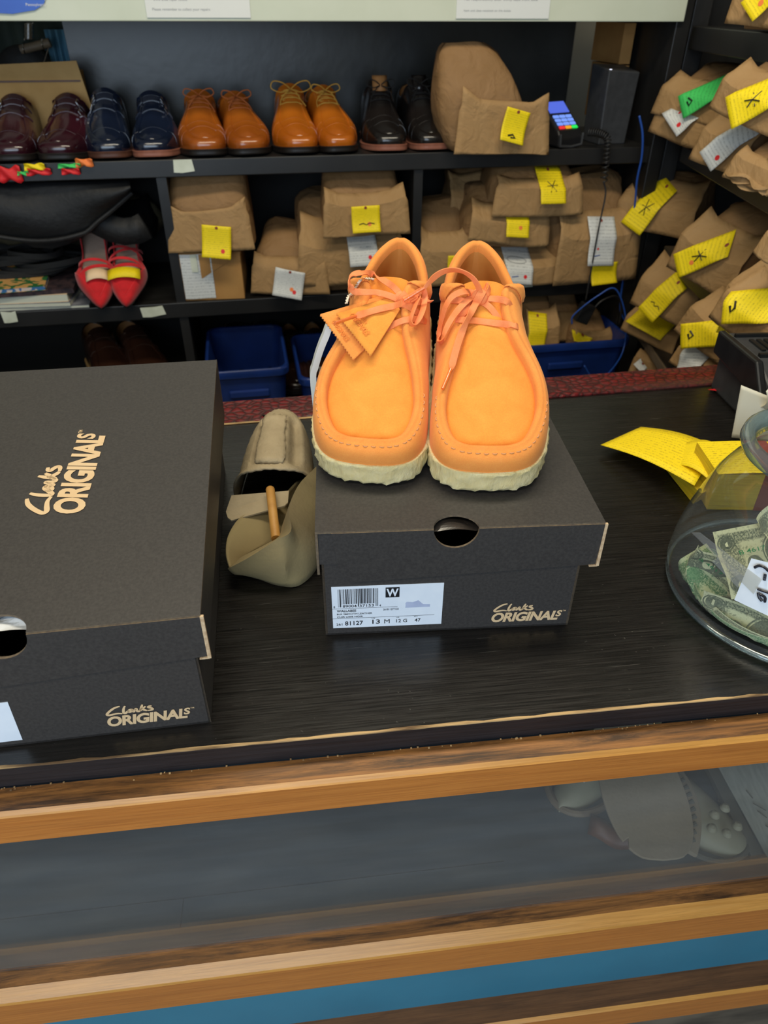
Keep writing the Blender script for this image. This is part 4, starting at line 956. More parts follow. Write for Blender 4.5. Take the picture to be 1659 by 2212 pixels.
bagB('large brown paper bag carrying a white ticket over a yellow one', 1276, 596, 185, 190, .22, 20, [('ty', 1290, 570, 58, 40, 3), ('tw', 1277, 510, 60, 84, -3, 'pb')], base=Z2s, off=-.02, yaw=4, flap=(.72, .03), taper=.35)
bagB('brown paper bag with slanting yellow ticket, slumping over the top shelf edge', 1078, 332, 205, 190, .14, 21, [('ty', 1093, 277, 54, 58, -12, 'k')], base=Z1s, off=-.045, flap=(.52, -.03), yaw=4, roll=2, taper=.78, flare=.012, lean=-.36)
bagB('brown paper bag low behind the orange shoe with a bright yellow ticket', 1165, 745, 70, 100, .14, 22, [('ty', 1150, 700, 40, 66, -8)], base=.70, off=-.01, flap=(.8, .05))
bagB('small crumpled brown paper bag above the long blue bin', 1205, 745, 90, 95, .14, 23, [], base=.70, off=.05, crush=1.7)
bagB('small brown paper bag under the dangling black plug with a sliver of yellow', 1275, 742, 85, 58, .14, 24, [('ty', 1245, 715, 40, 14, -18)], base=.70, off=-.01)
for px, w_ in ((1175, 80), (1280, 110)):
    pass
def bagR(label, px, py, wpx, hpx, d, seed, tk, off=-.0, yaw=0, roll=0, base=None, **k):
    p = onR(px, py, off); s = (p-CAM).dot(FW)/FPX; z = p.z if base is None else base
    az = math.atan2(CAM.x-p.x, CAM.y-p.y)     # heading towards the aisle
    rz = -az + PI + R(-38) + R(yaw)
    Mx = Matrix.Translation((p.x, p.y, z)) @ Matrix.Rotation(rz, 4, 'Z') @ Matrix.Rotation(R(roll), 4, 'Y')
    h = hpx*s*1.03; T2 = []; kx = 1/math.cos(R(38))
    for t in tk:
        col, tx, ty, tw, th, rot = t[:6]; T2.append((col, (tx-px)*s*kx*.8, (py-ty)*s*1.04, tw*s*kx*.9, th*s*1.05, rot)+tuple(t[6:]))
    return paper_bag(label, Mx, wpx*s*1.0, h, d, seed, T2, group='brown paper repair bags on the right shelving', **k)
bagR('brown paper bag with diagonal yellow ticket at the top right corner of the picture', 1640, 92, 150, 130, .16, 41, [('ty', 1650, 30, 46, 80, -38, 'o')], off=-.02, flap=(.9, .04), base=1.462)
bagR('brown paper bag with white ticket and red dot, under the green ticketed one', 1466, 338, 150, 105, .16, 42, [('tw', 1462, 275, 56, 56, -28, 'rp')], off=-.01, flap=(.92, .1), roll=8, base=1.231)
bagR('brown paper bag with the bright green ticket', 1490, 262, 165, 100, .16, 43, [('tg', 1522, 205, 42, 96, -50, 'k')], off=-.005, flap=(.75, .05), roll=4)
bagR('brown paper bag with long white ticket curling down to a red dot', 1556, 362, 130, 120, .16, 44, [('tw', 1572, 305, 46, 92, -28, 'r')], off=-.015, flap=(.85, .03), roll=8, base=1.231)
bagR('brown paper bag with big crossed yellow ticket lying on the others of its shelf', 1612, 272, 170, 120, .16, 45, [('ty', 1632, 216, 60, 92, -44, 'x')], off=-.03, flap=(.78, .05), roll=10)
bagR('brown paper bag with layered folded mouth and a green corner of ticket', 1628, 392, 125, 95, .14, 46, [('tg', 1655, 320, 30, 18, -20)], off=-.02, roll=8, mouth=1, base=1.231)
bagR('brown paper bag at the corner of the shelving with a narrow crossed yellow ticket', 1402, 552, 165, 105, .2, 47, [('ty', 1382, 500, 44, 88, -24, 'x')], off=.0, yaw=18, flap=(.95, .06), base=1.013)
bagR('brown paper bag with a diagonal yellow ticket crossed in black and dotted orange', 1528, 572, 170, 150, .18, 48, [('ty', 1518, 506, 46, 104, -46, 'xo')], off=-.01, flap=(.8, .05), roll=8, base=1.013)
bagR('plain edge of a brown paper bag beside the tilted square yellow ticket', 1668, 560, 60, 90, .14, 49, [], off=-.05, roll=10)
bagR('large brown paper bag with a broad tilted yellow ticket at the right picture edge', 1628, 640, 160, 160, .18, 50, [('ty', 1630, 580, 84, 74, 28, 's')], off=-.03, flap=(.9, .05), roll=14, base=1.013)
bagR('brown paper bag with inked yellow ticket hanging under the broad ticketed bag', 1606, 732, 165, 130, .16, 51, [('ty', 1600, 656, 56, 92, -58, 'k'), ('tw', 1655, 712, 40, 26, 30)], off=-.05, roll=14, flap=(.85, .04))
bagR('brown paper bag with folded yellow ticket, upper bag of the lower shelf', 1430, 690, 140, 125, .16, 52, [('ty', 1426, 640, 40, 84, -22, 's')], off=-.01, yaw=10, flap=(.85, .08), roll=6)
bagR('brown paper bag almost hidden beneath the one with the folded yellow ticket', 1405, 735, 125, 70, .16, 53, [('ty', 1398, 690, 78, 30, -4, '')], off=-.0, yaw=10, flap=(.98, .05), roll=6, base=.784)
bagR('brown paper bag with slanted inked yellow ticket above the black printer', 1540, 768, 190, 120, .18, 54, [('ty', 1522, 722, 46, 104, -54, 'k')], off=-.02, flap=(.8, .04), roll=14)
bagR('brown paper bag with white ticket and dark red dot just above the leather strip', 1505, 822, 130, 90, .16, 55, [('tw', 1487, 778, 46, 68, 22, 'r')], off=-.03, roll=10, flap=(.9, .06))
bagR('brown paper bag crumpled against the blue bin with a scrap of white', 1412, 815, 95, 66, .14, 56, [('tw', 1388, 790, 22, 12, -30)], off=.02, yaw=15)
# ---- cardboard boxes on the rear shelving
def carton():
    a, b = bx(383, 648, .012), bx(530, 648, .012); W_ = b-a; H = .116
    T = thing('cardboard_box', 'brown cardboard box with white label on the middle shelf under the tall bag', 'box', MBK @ Matrix.Translation((a, .012, Z2s)) @ Matrix.Rotation(R(-3), 4, 'Z'))
    m = MB().box(0, 0, 0, W_, .24, H-.003); m.build('box_body', 'carton', T, smooth=False, bevel=.002)
    MB().prism([(0, 0), (W_+.002, 0), (W_*.42, -.058), (0, -.02)][::-1], (-.001, -.0012, H-.003), (1, 0, 0), (0, 0, 1), .0014).box(-.001, -.001, H-.003, W_+.001, .241, H).build('tuck_flap', 'carton', T, smooth=False)
    G = [[(.022+.074*i/6+.004*j/8*0, -.0035-.002*math.sin(i), .006+.108*j/8) for j in range(9)] for i in range(7)]
    MB().grid(G, uv=True, flip=True).build('label', 'tw', T, smooth=False); MB().box(.047, -.0065, .072, .062, -.0055, .114).build('tape', 'tape', T, smooth=False)
carton()
def open_box():
    a, b = bx(-80, 250, .22), bx(190, 250, .22)
    T = thing('cardboard_box', 'flattened tan cardboard box behind the burgundy shoes on the top shelf', 'box', MBK @ Matrix.Translation((a, .22, Z1s)))
    W_ = b-a; m = MB(); m.prism([(0, 0), (W_+.025, 0), (W_, .175), (0, .165)], (0, 0, 0), (1, 0, 0), (0, 0, 1), .004); m.build('front_panel', 'cartond', T, smooth=False)
    MB().box(0, .005, 0, W_-.01, .12, .15).build('box_body', 'cartond', T, smooth=False); MB().box(0, -.0065, .134, W_, -.004, .1375).build('crease', 'welt', T, smooth=False)
open_box()
for i, (x0, x1, z0, z1, lb) in enumerate(((1326, 1412, 1.375, 1.46, 'dim brown cardboard box at the top of the stack behind the black stand'), (1330, 1405, 1.245, 1.372, 'dim brown cardboard box in the middle of the stack behind the black stand'), (1345, 1400, Z1s, 1.243, 'dim brown carton at the bottom of the stack behind the black stand'))):
    a, b = bx(x0, 200, .16), bx(x1, 200, .16)
    o = MB().box(a, .16, z0, min(b, .655), .33, z1).box(a, .159, z1-.022, min(b, .655), .16, z1-.020).build('cardboard_box', 'carton', smooth=False, M_=MBK, bevel=.002); tag(o, lb, 'box')
# ---- shoes on the top shelf
DO = [(0, 0), (.018, .002), (.030, .012), (.038, .032), (.0435, .058), (.046, .085), (.044, .112), (.040, .135), (.036, .155), (.034, .172), (.033, .185), (.033, .195), (.034, .210), (.0345, .228), (.034, .246), (.032, .264), (.025, .281), (.012, .290), (0, .292)]
DT = [(0, .012, .034), (.010, .014, .035), (.019, .023, .038), (.026, .040, .043), (.030, .062, .050), (.031, .086, .058), (.028, .108, .066), (.024, .128, .076), (.020, .146, .087), (.018, .160, .096), (.019, .170, .103), (.028, .178, .100), (.031, .196, .088), (.031, .220, .080), (.030, .244, .082), (.025, .264, .088), (.016, .278, .094), (.006, .284, .097), (0, .285, .098)]
def dress_shoe(label, px, side, col, group, style, solem='soleblk', yaw=0, high=1.0, sx=1.0, off=.0, toe=None, lace_='bl', pitch=0, z=None, lib=None):
    zz = Z1s if z is None else z; x = bx(px, 345, off+.0)
    Mx = MBK @ Matrix.Translation((x, off, zz)) @ Matrix.Rotation(R(yaw), 4, 'Z') @ Matrix.Rotation(R(pitch), 4, 'X')
    T = thing('boot' if style == 'boot' else 'dress_shoe', label, 'shoe', Mx, group)
    O = [(a*sx, b) for a, b in DO]; TT = [(a*sx, b, .034+(c-.034)*high) for a, b, c in DT]
    L = Last(O, TT, n=55, outer=side, asym=.04, shift=.004, zs=.013, crown=.011, throat=6.8, spring=.006, bulge=.20, cp=2.0, qw=.9)
    up = L.upper(9, .0022, .0012); up.build('upper', col, T, sharp=None); L.plug(10, .016 if style != 'boot' else .024, 13).build('vamp', col, T, sharp=None)
    L.lining().build('lining', 'inner', T, sharp=None); L.sole(.0042, .013, 0, 1).build('sole', solem, T, sharp=50)
    mid = lambda k, off, fm=.15: L.cross(L.si(k), fm, off)
    def strap(k0, k1, off, fm, nm, mt=col):
        rows = [L.cross(i, fm, off) for i in range(L.si(k0), L.si(k1)+1)]; rows = [L.cross(L.si(k0), fm, 0)]+rows+[L.cross(L.si(k1), fm, 0)]; MB().grid(rows).build(nm, mt, T, sharp=40)
    strap(3.75, 3.95, .0006, .1, 'toe_seam')
    if style == 'monk':
        for k0, k1 in ((7.0, 7.9), (8.7, 9.6)):
            strap(k0, k1, .0022, .55, 'strap')
            i = L.si((k0+k1)/2); c = L.W(i, side, .93); d = Vector((side, -.2, .5)).normalized()
            q = MB(); e = c+d*.003; u = Vector((0, 1, .3)).normalized(); v = d.cross(u); ring = [e+u*(a*.008)+v*(b*.006) for a, b in ((-1, -1), (1, -1), (1, 1), (-1, 1), (-1, -1))]; q.tube(ring, .0011, 6); q.build('buckle', 'silver', T)
        strap(9.9, 10.0, .001, .9, 'topline')
    else:
        m = MB()
        for q, k in enumerate((7.3, 7.95, 8.6, 9.25)):
            i = L.si(k); a_, b_ = L.W(i, 1, .93), L.W(i, -1, .93); zt = max(a_.z, b_.z)+.004
            m.tube([Vector(v) for v in cr([a_, (a_.x*.5, a_.y-.001, zt+.001), ((a_.x+b_.x)/2, a_.y-.003, zt+.0015), (b_.x*.5, b_.y-.001, zt+.001), b_], 12)], .0014, 6)
            if q < 3:
                i2 = L.si(k+.65); c_ = L.W(i2, -1, .93); m.tube([a_, ((a_.x+c_.x)/2, (a_.y+c_.y)/2, zt+.004), c_], .0012, 6)
        m.build('laces', lace_, T, sharp=None)
        m = MB(); i = L.si(9.2); c = Vector((0, L.W(i, 1, 1).y-.006, L.W(i, 1, 1).z+.007)); rr = random.Random(px)
        for s_ in (1, -1):
            k_ = 1.0 if style != 'wild' else 1.35
            m.tube([Vector(v) for v in cr([c, c+Vector((s_*.014, -.004, .010))*k_, c+Vector((s_*.030, -.002, .012))*k_, c+Vector((s_*.034, -.006, .002))*k_, c+Vector((s_*.018, -.008, -.004))*k_, c], 24)], .0013, 6)
            m.tube([Vector(v) for v in cr([c, c+Vector((s_*.010, -.014, -.004)), c+Vector((s_*(.016+rr.uniform(0, .01)), -.020, -.018)), c+Vector((s_*(.024+rr.uniform(0, .012)), -.022, -.034))], 16)], .0012, 6)
        m.build('bow', lace_, T, sharp=None)
        strap(4.6, 4.75, .0005, .1, 'vamp_seam')
    if style == 'boot' and lib:
        rows = [[Vector((x_*.017, .150+.01*abs(x_)+.02*t, .112+.030*t)) for x_ in (-1, -.5, 0, .5, 1)] for t in (0, .4, .8, 1)]; MB().grid(rows).build('tongue', lib, T, sharp=None, solid=.003)
    return T
g = 'burgundy dress shoes'
dress_shoe('glossy burgundy strapped shoe cut by the left picture edge', 22, -1, 'burg', None, 'monk', off=-.004, sx=1.14, yaw=2)
dress_shoe('glossy burgundy double strapped shoe beside the navy pair', 128, 1, 'burg', None, 'monk', off=-.004, sx=1.2, yaw=-3)
dress_shoe('polished navy strapped shoe, left one of the pair, set slightly higher', 236, -1, 'navy', None, 'monk', off=.0, sx=1.08, yaw=3, high=1.14, solem='welt')
dress_shoe('polished navy strapped shoe, right one of the pair', 336, 1, 'navy', None, 'monk', off=.0, sx=1.12, yaw=2, high=1.04, solem='weltp')
dress_shoe('tan brogue shoe with a lace end hanging down its left side', 446, -1, 'tan', None, 'lace', sx=1.14, yaw=2, high=1.06, lace_='bl', solem='soleblk')
dress_shoe('tan brogue shoe with a small bow, next to the yellow laced pair', 548, 1, 'tan', None, 'lace', sx=1.1, yaw=9, high=1.0, lace_='bl', solem='soleblk')
dress_shoe('cognac shoe with wild loose yellow laces, left one of its pair', 650, -1, 'cognac', None, 'wild', sx=1.1, yaw=1, high=1.2, lace_='yl')
dress_shoe('cognac shoe with yellow laces, right one of its pair', 742, 1, 'cognac', None, 'lace', sx=1.05, yaw=7, high=1.15, lace_='yl', off=-.0)
dress_shoe('black ankle boot with a tan tongue standing up', 842, -1, 'blk', None, 'boot', sx=1.08, yaw=-2, high=1.28, lace_='kl', solem='weltp', lib='inner')
dress_shoe('black ankle boot with a shiny black tongue, beside the paper bag', 940, 1, 'blk', None, 'boot', sx=1.1, yaw=2, high=1.3, lace_='kl', solem='weltp', lib='blk')
# dim shoes low behind the counter
for px, lb, col, y_ in ((150, 'black and tan loafer low in the shadows behind the large box, left one', 'brn', 20), (245, 'black and tan loafer low in the shadows behind the large box, right one', 'brn', 20)):
    dress_shoe(lb, px, 1, col, None, 'monk', off=.0, z=Z3s+.075, yaw=y_, high=1.15, solem='cartond', sx=1.2)
dress_shoe('glossy dark brown shoe low behind the left orange shoe, left one', 606, -1, 'brn', None, 'lace', off=.03, z=Z3s+.02, high=1.15, lace_='kl')
dress_shoe('glossy dark brown shoe low behind the left orange shoe, right one', 672, 1, 'brn', None, 'lace', off=.03, z=Z3s+.02, high=1.15, lace_='kl')
dress_shoe('dark shoe with a pale top edge seen over the large box, left one', 465, -1, 'blk', None, 'lace', off=.10, z=Z3s+.03, high=1.1, lace_='kl', yaw=3)
dress_shoe('dark shoe with a pale top edge seen over the large box, right one', 545, 1, 'blk', None, 'lace', off=.10, z=Z3s+.03, high=1.1, lace_='kl', yaw=3)
# ---- red high heels
RO = [(0, 0), (.009, .010), (.020, .032), (.031, .060), (.036, .082), (.037, .098), (.035, .115), (.030, .135), (.026, .155), (.024, .175), (.0245, .195), (.026, .212), (.026, .228), (.021, .243), (.010, .250), (0, .251)]
RTT = [(0, .020, .022), (.004, .022, .024), (.012, .034, .030), (.021, .052, .036), (.027, .068, .040), (.032, .082, .038), (.0325, .098, .020), (.028, .120, .014), (.025, .140, .014), (.0235, .160, .016), (.0235, .178, .020), (.0235, .195, .030), (.0235, .212, .040), (.020, .230, .046), (.009, .243, .048), (0, .244, .048)]
def pump(label, px, py, side, yaw, tick):
    p = IB @ onB(px, py, -.035); Mx = MBK @ Matrix.Translation((p.x, -.035, Z2s+.006)) @ Matrix.Rotation(R(yaw), 4, 'Z') @ Matrix.Rotation(R(29), 4, 'X') @ Matrix.Diagonal((1.22, 1, 1, 1))
    T = thing('high_heel_shoe', label, 'shoe', Mx)
    L = Last(RO, RTT, n=49, outer=side, asym=0, shift=0, zs=.005, crown=.012, throat=9, bulge=.15, cp=2.0)
    L.upper(7, .002, .001).build('upper', 'redsu', T, sharp=None); L.plug(4.6, .004, 11).build('toe_box', 'redsu', T, sharp=None)
    L.sole(.001, .005, 0, 1).build('sole', 'soleblk', T)
    rows = [[Vector((L.O(i, sd).x*k, min(max(L.O(i, sd).y, .07), .246), .0075)) for sd, k in ((-1, .88), (-1, .4), (1, .4), (1, .88))] for i in range(L.si(4.5), L.n)]
    MB().grid(rows).build('insole', 'beige', T, sharp=None)
    def arc(y0, y1, hgt, w_): 
        P = [Vector((.033*math.cos(PI-PI*i/14), y0+(y1-y0)*i/14, .012+hgt*math.sin(PI*i/14))) for i in range(15)]; N = [Vector((math.cos(PI-PI*i/14), 0, math.sin(PI*i/14)+.1)) for i in range(15)]
        MB().ribbon(P, w_, .0016, N).build('strap', 'redsu', T)
    arc(.095, .110, .026, .010); arc(.130, .112, .030, .008); 
    if side > 0: arc(.125, .165, .032, .007); arc(.172, .14, .032, .007)
    e = Mx.inverted() @ (Mx @ Vector((0, .225, 0)) + Vector((0, 0, -((Mx @ Vector((0, .225, 0))).z-Z2s-.001))))
    MB().tube([Vector((0, .225, .004)), Vector((0, .228, -.02)), e.lerp(Vector((0, .228, -.02)), .4), e], .010, 10, taper=lambda t: 1-.62*min(1, t*1.6)).build('heel', 'redsu', T)
    m_ = 'ty' if tick else 'cream'; w_ = .062 if tick else .042
    rows = [[Vector((x_*w_/2+.002, .050+.028*t, .052+.004*t-.010*x_*x_)) for t in (0, .5, 1)] for x_ in np.linspace(-1, 1, 7)]
    MB().grid(rows, uv=True).build('ticket', m_, T, sharp=None, solid=.0005)
pump('red suede pointed high heel with a cream card tucked in, left one', 222, 676, -1, 6, 0)
pump('red suede pointed high heel with the yellow ticket, right one', 276, 672, 1, 0, 1)
# ================================================================ devices on the rear shelf
def terminal():
    c = IB @ onB(1232, 305, .0); T = thing('card_terminal', 'black card payment terminal with lit blue keypad on the top shelf', 'card terminal', MBK @ Matrix.Translation((c.x+.006, .010, Z1s)) @ Matrix.Rotation(R(20), 4, 'Z') @ Matrix.Scale(1.05, 4))
    P = [(0, .003), (0, .022), (.010, .036), (.078, .088), (.092, .084), (.092, .003)]    # side profile (depth, height)
    m = MB(); hw = .036
    m.prism([(a, b) for a, b in P], (-hw, 0, 0), (0, 1, 0), (0, 0, 1), hw*2); m.build('body', 'plastic', T, smooth=False, bevel=.004)
    o = Vector((0, .010, .0362)); d = Vector((0, .068, .052)).normalized(); n = Vector((0, -.052, .068)).normalized()
    m = MB().prism([(-.029, .050), (.029, .050), (.029, .082), (-.029, .082)], o+n*.0004, (1, 0, 0), d, .001); m.build('screen', 'screen', T, smooth=False)
    for i in range(4):
        for j in range(3):
            cx, cy = -.019+.019*j, .007+.0105*i; mt_ = ('kr', 'ky', 'kg')[j] if i == 0 else 'kb'
            MB().prism([(cx-.0078, cy-.0035), (cx+.0078, cy-.0035), (cx+.0078, cy+.0035), (cx-.0078, cy+.0035)], o+n*.0003, (1, 0, 0), d, .002).build('key', mt_, T, smooth=False)
    MB().tube([(-hw+.002, .0, .03), (-hw+.004, -.001, .006), (0, -.002, .003), (hw-.004, -.001, .006), (hw-.002, 0, .03)], .003, 8).build('bumper', 'plasticg', T)
terminal()
def phone_stand():
    a, b = bx(1292, 290, .05), bx(1352, 290, .05)
    T = thing('tall_speaker', 'tall black rectangular electronic stand with a tiny white light on its top edge', 'device', MBK @ Matrix.Translation((a, .04, Z1s)) @ Matrix.Rotation(R(6), 4, 'Z'))
    W_ = b-a; H = .160
    m = MB(); v = [(0, 0, 0), (W_, .0, 0), (W_+.004, .08, 0), (.0, .08, 0), (-.006, -.006, H), (W_+.008, .0, H-.006), (W_+.01, .08, H+.004), (-.004, .08, H+.008)]
    m.raw(v, [[3, 2, 1, 0], [4, 5, 6, 7], [0, 1, 5, 4], [1, 2, 6, 5], [2, 3, 7, 6], [3, 0, 4, 7]]); m.build('body', 'plasticg', T, smooth=False, bevel=.003)
    MB().lathe([(.001, 0), (.0028, 0), (.0028, .001), (.001, .001)], (0, -.002, H), 12).build('status_light', 'lamp', T)
M['lamp'] = emis('status_white', 'e8ecff', 2.0); phone_stand()
def cable(name, label, pts, r, m_, coil=None, n=None, cat='cable'):
    c = [Vector(x) for x in cr([tuple(p) for p in pts], n or len(pts)*10)]
    if coil:
        out = []; k = 0; N_ = 900; L = [Vector(x) for x in cr([tuple(p) for p in pts], N_)]
        for i, p in enumerate(L):
            t = (L[min(i+1, N_-1)]-L[max(i-1, 0)]).normalized(); u = t.orthogonal().normalized(); v = t.cross(u); a = i/N_*coil[1]*2*PI
            out.append(p+(u*math.cos(a)+v*math.sin(a))*coil[0])
        c = out
    return tag(MB().tube(c, r, 6).build(name, m_, sharp=None), label, cat)
T_ = thing('phone_cord', 'black coiled cord hanging from the card terminal down to a black plug', 'cable')
def cpart(nm, pts, r, coil=None):
    o = cable(nm, None, pts, r, 'cord', coil, cat=None); o.parent = T_
cpart('coiled_section', [onB(1272, 285, .02), onB(1295, 288, -.01), onB(1312, 300, -.03), onB(1310, 340, -.035), onB(1304, 392, -.035)], .0018, (.0075, 20))
cpart('straight_section', [onB(1304, 392, -.035), onB(1308, 420, -.04), onB(1296, 480, -.05), onB(1281, 560, -.06), onB(1265, 650, -.07)], .0022)
q = onB(1262, 676, -.07); m = MB().box(-.019, -.012, -.026, .019, .012, .026); m.build('plug', 'plastic', T_, smooth=False, M_=Matrix.Translation(q) @ Matrix.Rotation(R(20), 4, 'Y'), bevel=.003)
cable('blue_cable', 'thin blue cable hanging in the corner between the two shelvings', [onB(1381, 250, -.03), onB(1388, 290, -.035), onB(1386, 340, -.035), onB(1376, 390, -.03), onB(1368, 470, -.02), onB(1340, 650, -.02), onB(1352, 700, -.02)], .0028, 'bluecable')
cable('blue_cable', 'loose blue cable looping down over the long blue bin', [onB(1235, 700, -.09), onB(1240, 680, -.09), onB(1290, 640, -.10), onB(1330, 625, -.10), onB(1352, 690, -.11), onB(1345, 760, -.13), onB(1310, 810, -.20), onB(1280, 815, -.20), onB(1262, 790, -.20)], .0022, 'bluecable')
cable('black_cable', 'black cable curving right from the dangling plug', [onB(1278, 672, -.07), onB(1300, 650, -.07), onB(1330, 640, -.06), onB(1342, 660, -.05), onB(1338, 700, -.05)], .003, 'cord')
# ---- blue bins
def bin_(label, px0, px1, pyr, off, depth=.3, h=.2):
    a, b = IB @ onB(px0, pyr, off), IB @ onB(px1, pyr, off); z = (a.z+b.z)/2; W_ = b.x-a.x
    T = thing('plastic_bin', label, 'bin', MBK @ Matrix.Translation(((a.x+b.x)/2, off+depth/2, z-h)))
    def rr(w_, d_, z_, r_=.03, n=8):
        P = []
        for (cx, cy, a0) in ((w_/2-r_, d_/2-r_, 0), (-w_/2+r_, d_/2-r_, 90), (-w_/2+r_, -d_/2+r_, 180), (w_/2-r_, -d_/2+r_, 270)):
            for k in range(n): t = R(a0+90*k/(n-1)); P.append(Vector((cx+r_*math.cos(t), cy+r_*math.sin(t), z_)))
        return P
    rows = [rr(W_-.05, depth-.05, .002, .02), rr(W_-.04, depth-.04, .0), rr(W_-.014, depth-.014, h-.02), rr(W_, depth, h-.02), rr(W_+.002, depth+.002, h-.004), rr(W_-.004, depth-.004, h), rr(W_-.016, depth-.016, h-.001), rr(W_-.02, depth-.02, h-.012), rr(W_-.05, depth-.05, .006, .02)]
    m = MB().grid(rows, closed_v=True); b0 = len(m.v); k = len(rows[0]); m.f.append(list(range(b0-k, b0))); m.m.append(0); m.f.append(list(range(k))[::-1]); m.m.append(0)
    m.build('tub', 'blue', T, sharp=50)
    MB().box(-.05, -depth/2+.001, h-.075, .05, -depth/2+.010, h-.055).build('handle', 'blue', T, smooth=False, bevel=.004)
bin_('blue plastic bin seen between the large shoe box and the shoes', 440, 625, 800, -.16)
bin_('blue plastic bin mostly hidden behind the left orange shoe', 645, 880, 812, -.16)
bin_('long blue plastic bin under the paper bags at the right', 1090, 1366, 742, -.12, depth=.2, h=.2)
# ---- left bay: bags, belts, magazines
def leftbay():
    z = Z2s
    def mag(px0, px1, z0, th, off, yaw, cover, label, cat='magazine', nm='magazine', pages='white'):
        a, b = bx(px0, 650, off), bx(px1, 650, off); T = thing(nm, label, cat, MBK @ Matrix.Translation((b, off, z0)) @ Matrix.Rotation(R(yaw), 4, 'Z')); W_ = b-a
        MB().box(-W_, 0, .001, -.0004, .20, th-.001).build('pages', pages, T, smooth=False)
        MB().box(-W_, -.0006, th-.001, 0, .201, th).box(-W_, -.0006, 0, 0, .201, .001).build('cover', cover, T, smooth=False)
    M['cov1'] = mat('dark_cover', '26242a', '4a3a3c', .3, 60); M['cov2'] = mat('printed_cover', '2f6a3a', 'd0a060', .35, 45, detail=1, lo=.48, hi=.52); M['cov3'] = mat('grey_cover', '5c5c66', '8a8c94', .4, 30); M['cov4'] = mat('bright_cover', '3a6a9c', 'c8b8b0', .35, 60, detail=1, lo=.48, hi=.52)
    M['pgs'] = mat('page_edges', 'b8baa8', 'd2d4c4', .7, 300, stretch=(1, 1, 30))
    mag(-60, 190, z, .007, .004, -2, 'cov3', 'grey magazine at the very bottom of the pile on the left shelf', pages='pgs')
    mag(-60, 150, z+.007, .010, .0, -4, 'cov3', 'thin grey booklet second from the bottom of the left pile', pages='pgs')
    mag(-60, 148, z+.017, .018, .006, -2, 'cream', 'thick pale book in the middle of the left pile', 'book', 'book', 'pgs')
    mag(-60, 165, z+.035, .011, .012, 3, 'cov1', 'dark glossy magazine lying on the thick pale book', pages='cov1')
    mag(-60, 105, z+.046, .010, .010, 5, 'cov2', 'green and orange printed magazine on top of the left pile', pages='cov4')
    # belts: black coils lying on the magazines
    T = thing('coiled_belts', 'black leather belts coiled in a heap between the magazines and the handbag', 'belt', MBK)
    r = random.Random(5)
    for k in range(7):
        cx = bx(60+30*(k % 4), 580, .08); rx = .14-.010*k; P = [Vector((cx+rx*math.cos(t)*.8-.05, .14+.06*math.sin(t), z+.060+.0075*k+.004*math.sin(2*t+k))) for t in np.linspace(0, 2*PI, 28)]
        N = [Vector((math.cos(t), math.sin(t), .2)) for t in np.linspace(0, 2*PI, 28)]; MB().ribbon(P, .014, .0025, N).build('belt_coil', 'blackm', T)
    # olive handbag lying down, with dark strap bands
    T = thing('handbag', 'olive brown handbag with black straps lying on the left shelf', 'handbag', MBK @ Matrix.Translation((bx(90, 500, .06), .275, z+.135)))
    rows = []
    for i in range(33):
        x = -.26+.52*i/32; e = max(0.02, (1-abs(x/.26)**5))**.5; rows.append([Vector((x, .07*e*math.cos(t), (.062+.006*math.sin(i*.7))*e*math.sin(t)*(1.1 if math.sin(t) > 0 else .8) + .004*math.sin(i*1.3+t*3))) for t in np.linspace(0, 2*PI, 25)[:-1]])
    MB().grid(rows, closed_v=True).build('bag_body', 'olive', T, sharp=None)
    for x in (-.075, .11): MB().ribbon([Vector((x+.004*math.sin(t*3), 0.074*math.cos(t), .073*math.sin(t))) for t in np.linspace(PI*.4, PI*1.6, 20)], .014, .003, [Vector((0, math.cos(t), math.sin(t))) for t in np.linspace(PI*.4, PI*1.6, 20)]).build('strap', 'blk', T)
    # soft black bag above, its edge hanging in a curve
    T = thing('black_bag', 'soft black bag with a piped edge filling the top of the left bay', 'bag', MBK)
    G = []; x0, x1 = bx(-60, 450, .03), bx(292, 450, .03)
    for i in range(30):
        u = i/29; x = x0+(x1-x0)*u; lo = 1.066-.022*math.sin(PI*min(1, u*1.35))+.075*max(0, (u-.66)/.34)**1.2
        G.append([Vector((x, .03+.05*math.sin(PI*t)*-.4+.0*t+.004*math.sin(9*u+5*t), lo+(1.168-lo)*t)) for t in np.linspace(0, 1, 10)])
    MB().grid(G).build('flap', 'blackbag', T, sharp=None, solid=.01)
    MB().tube([g[0]+Vector((0, -.004, 0)) for g in G], .005, 8).build('piping', 'blackbag', T)
    MB().grid([[Vector((x0+(x1-x0)*i/20, .05+.27*j/8, 1.09+.02*math.sin(i*.6)+.01*math.cos(j))) for j in range(9)] for i in range(21)]).build('bag_body', 'blackbag', T, sharp=None, solid=.06)
leftbay()
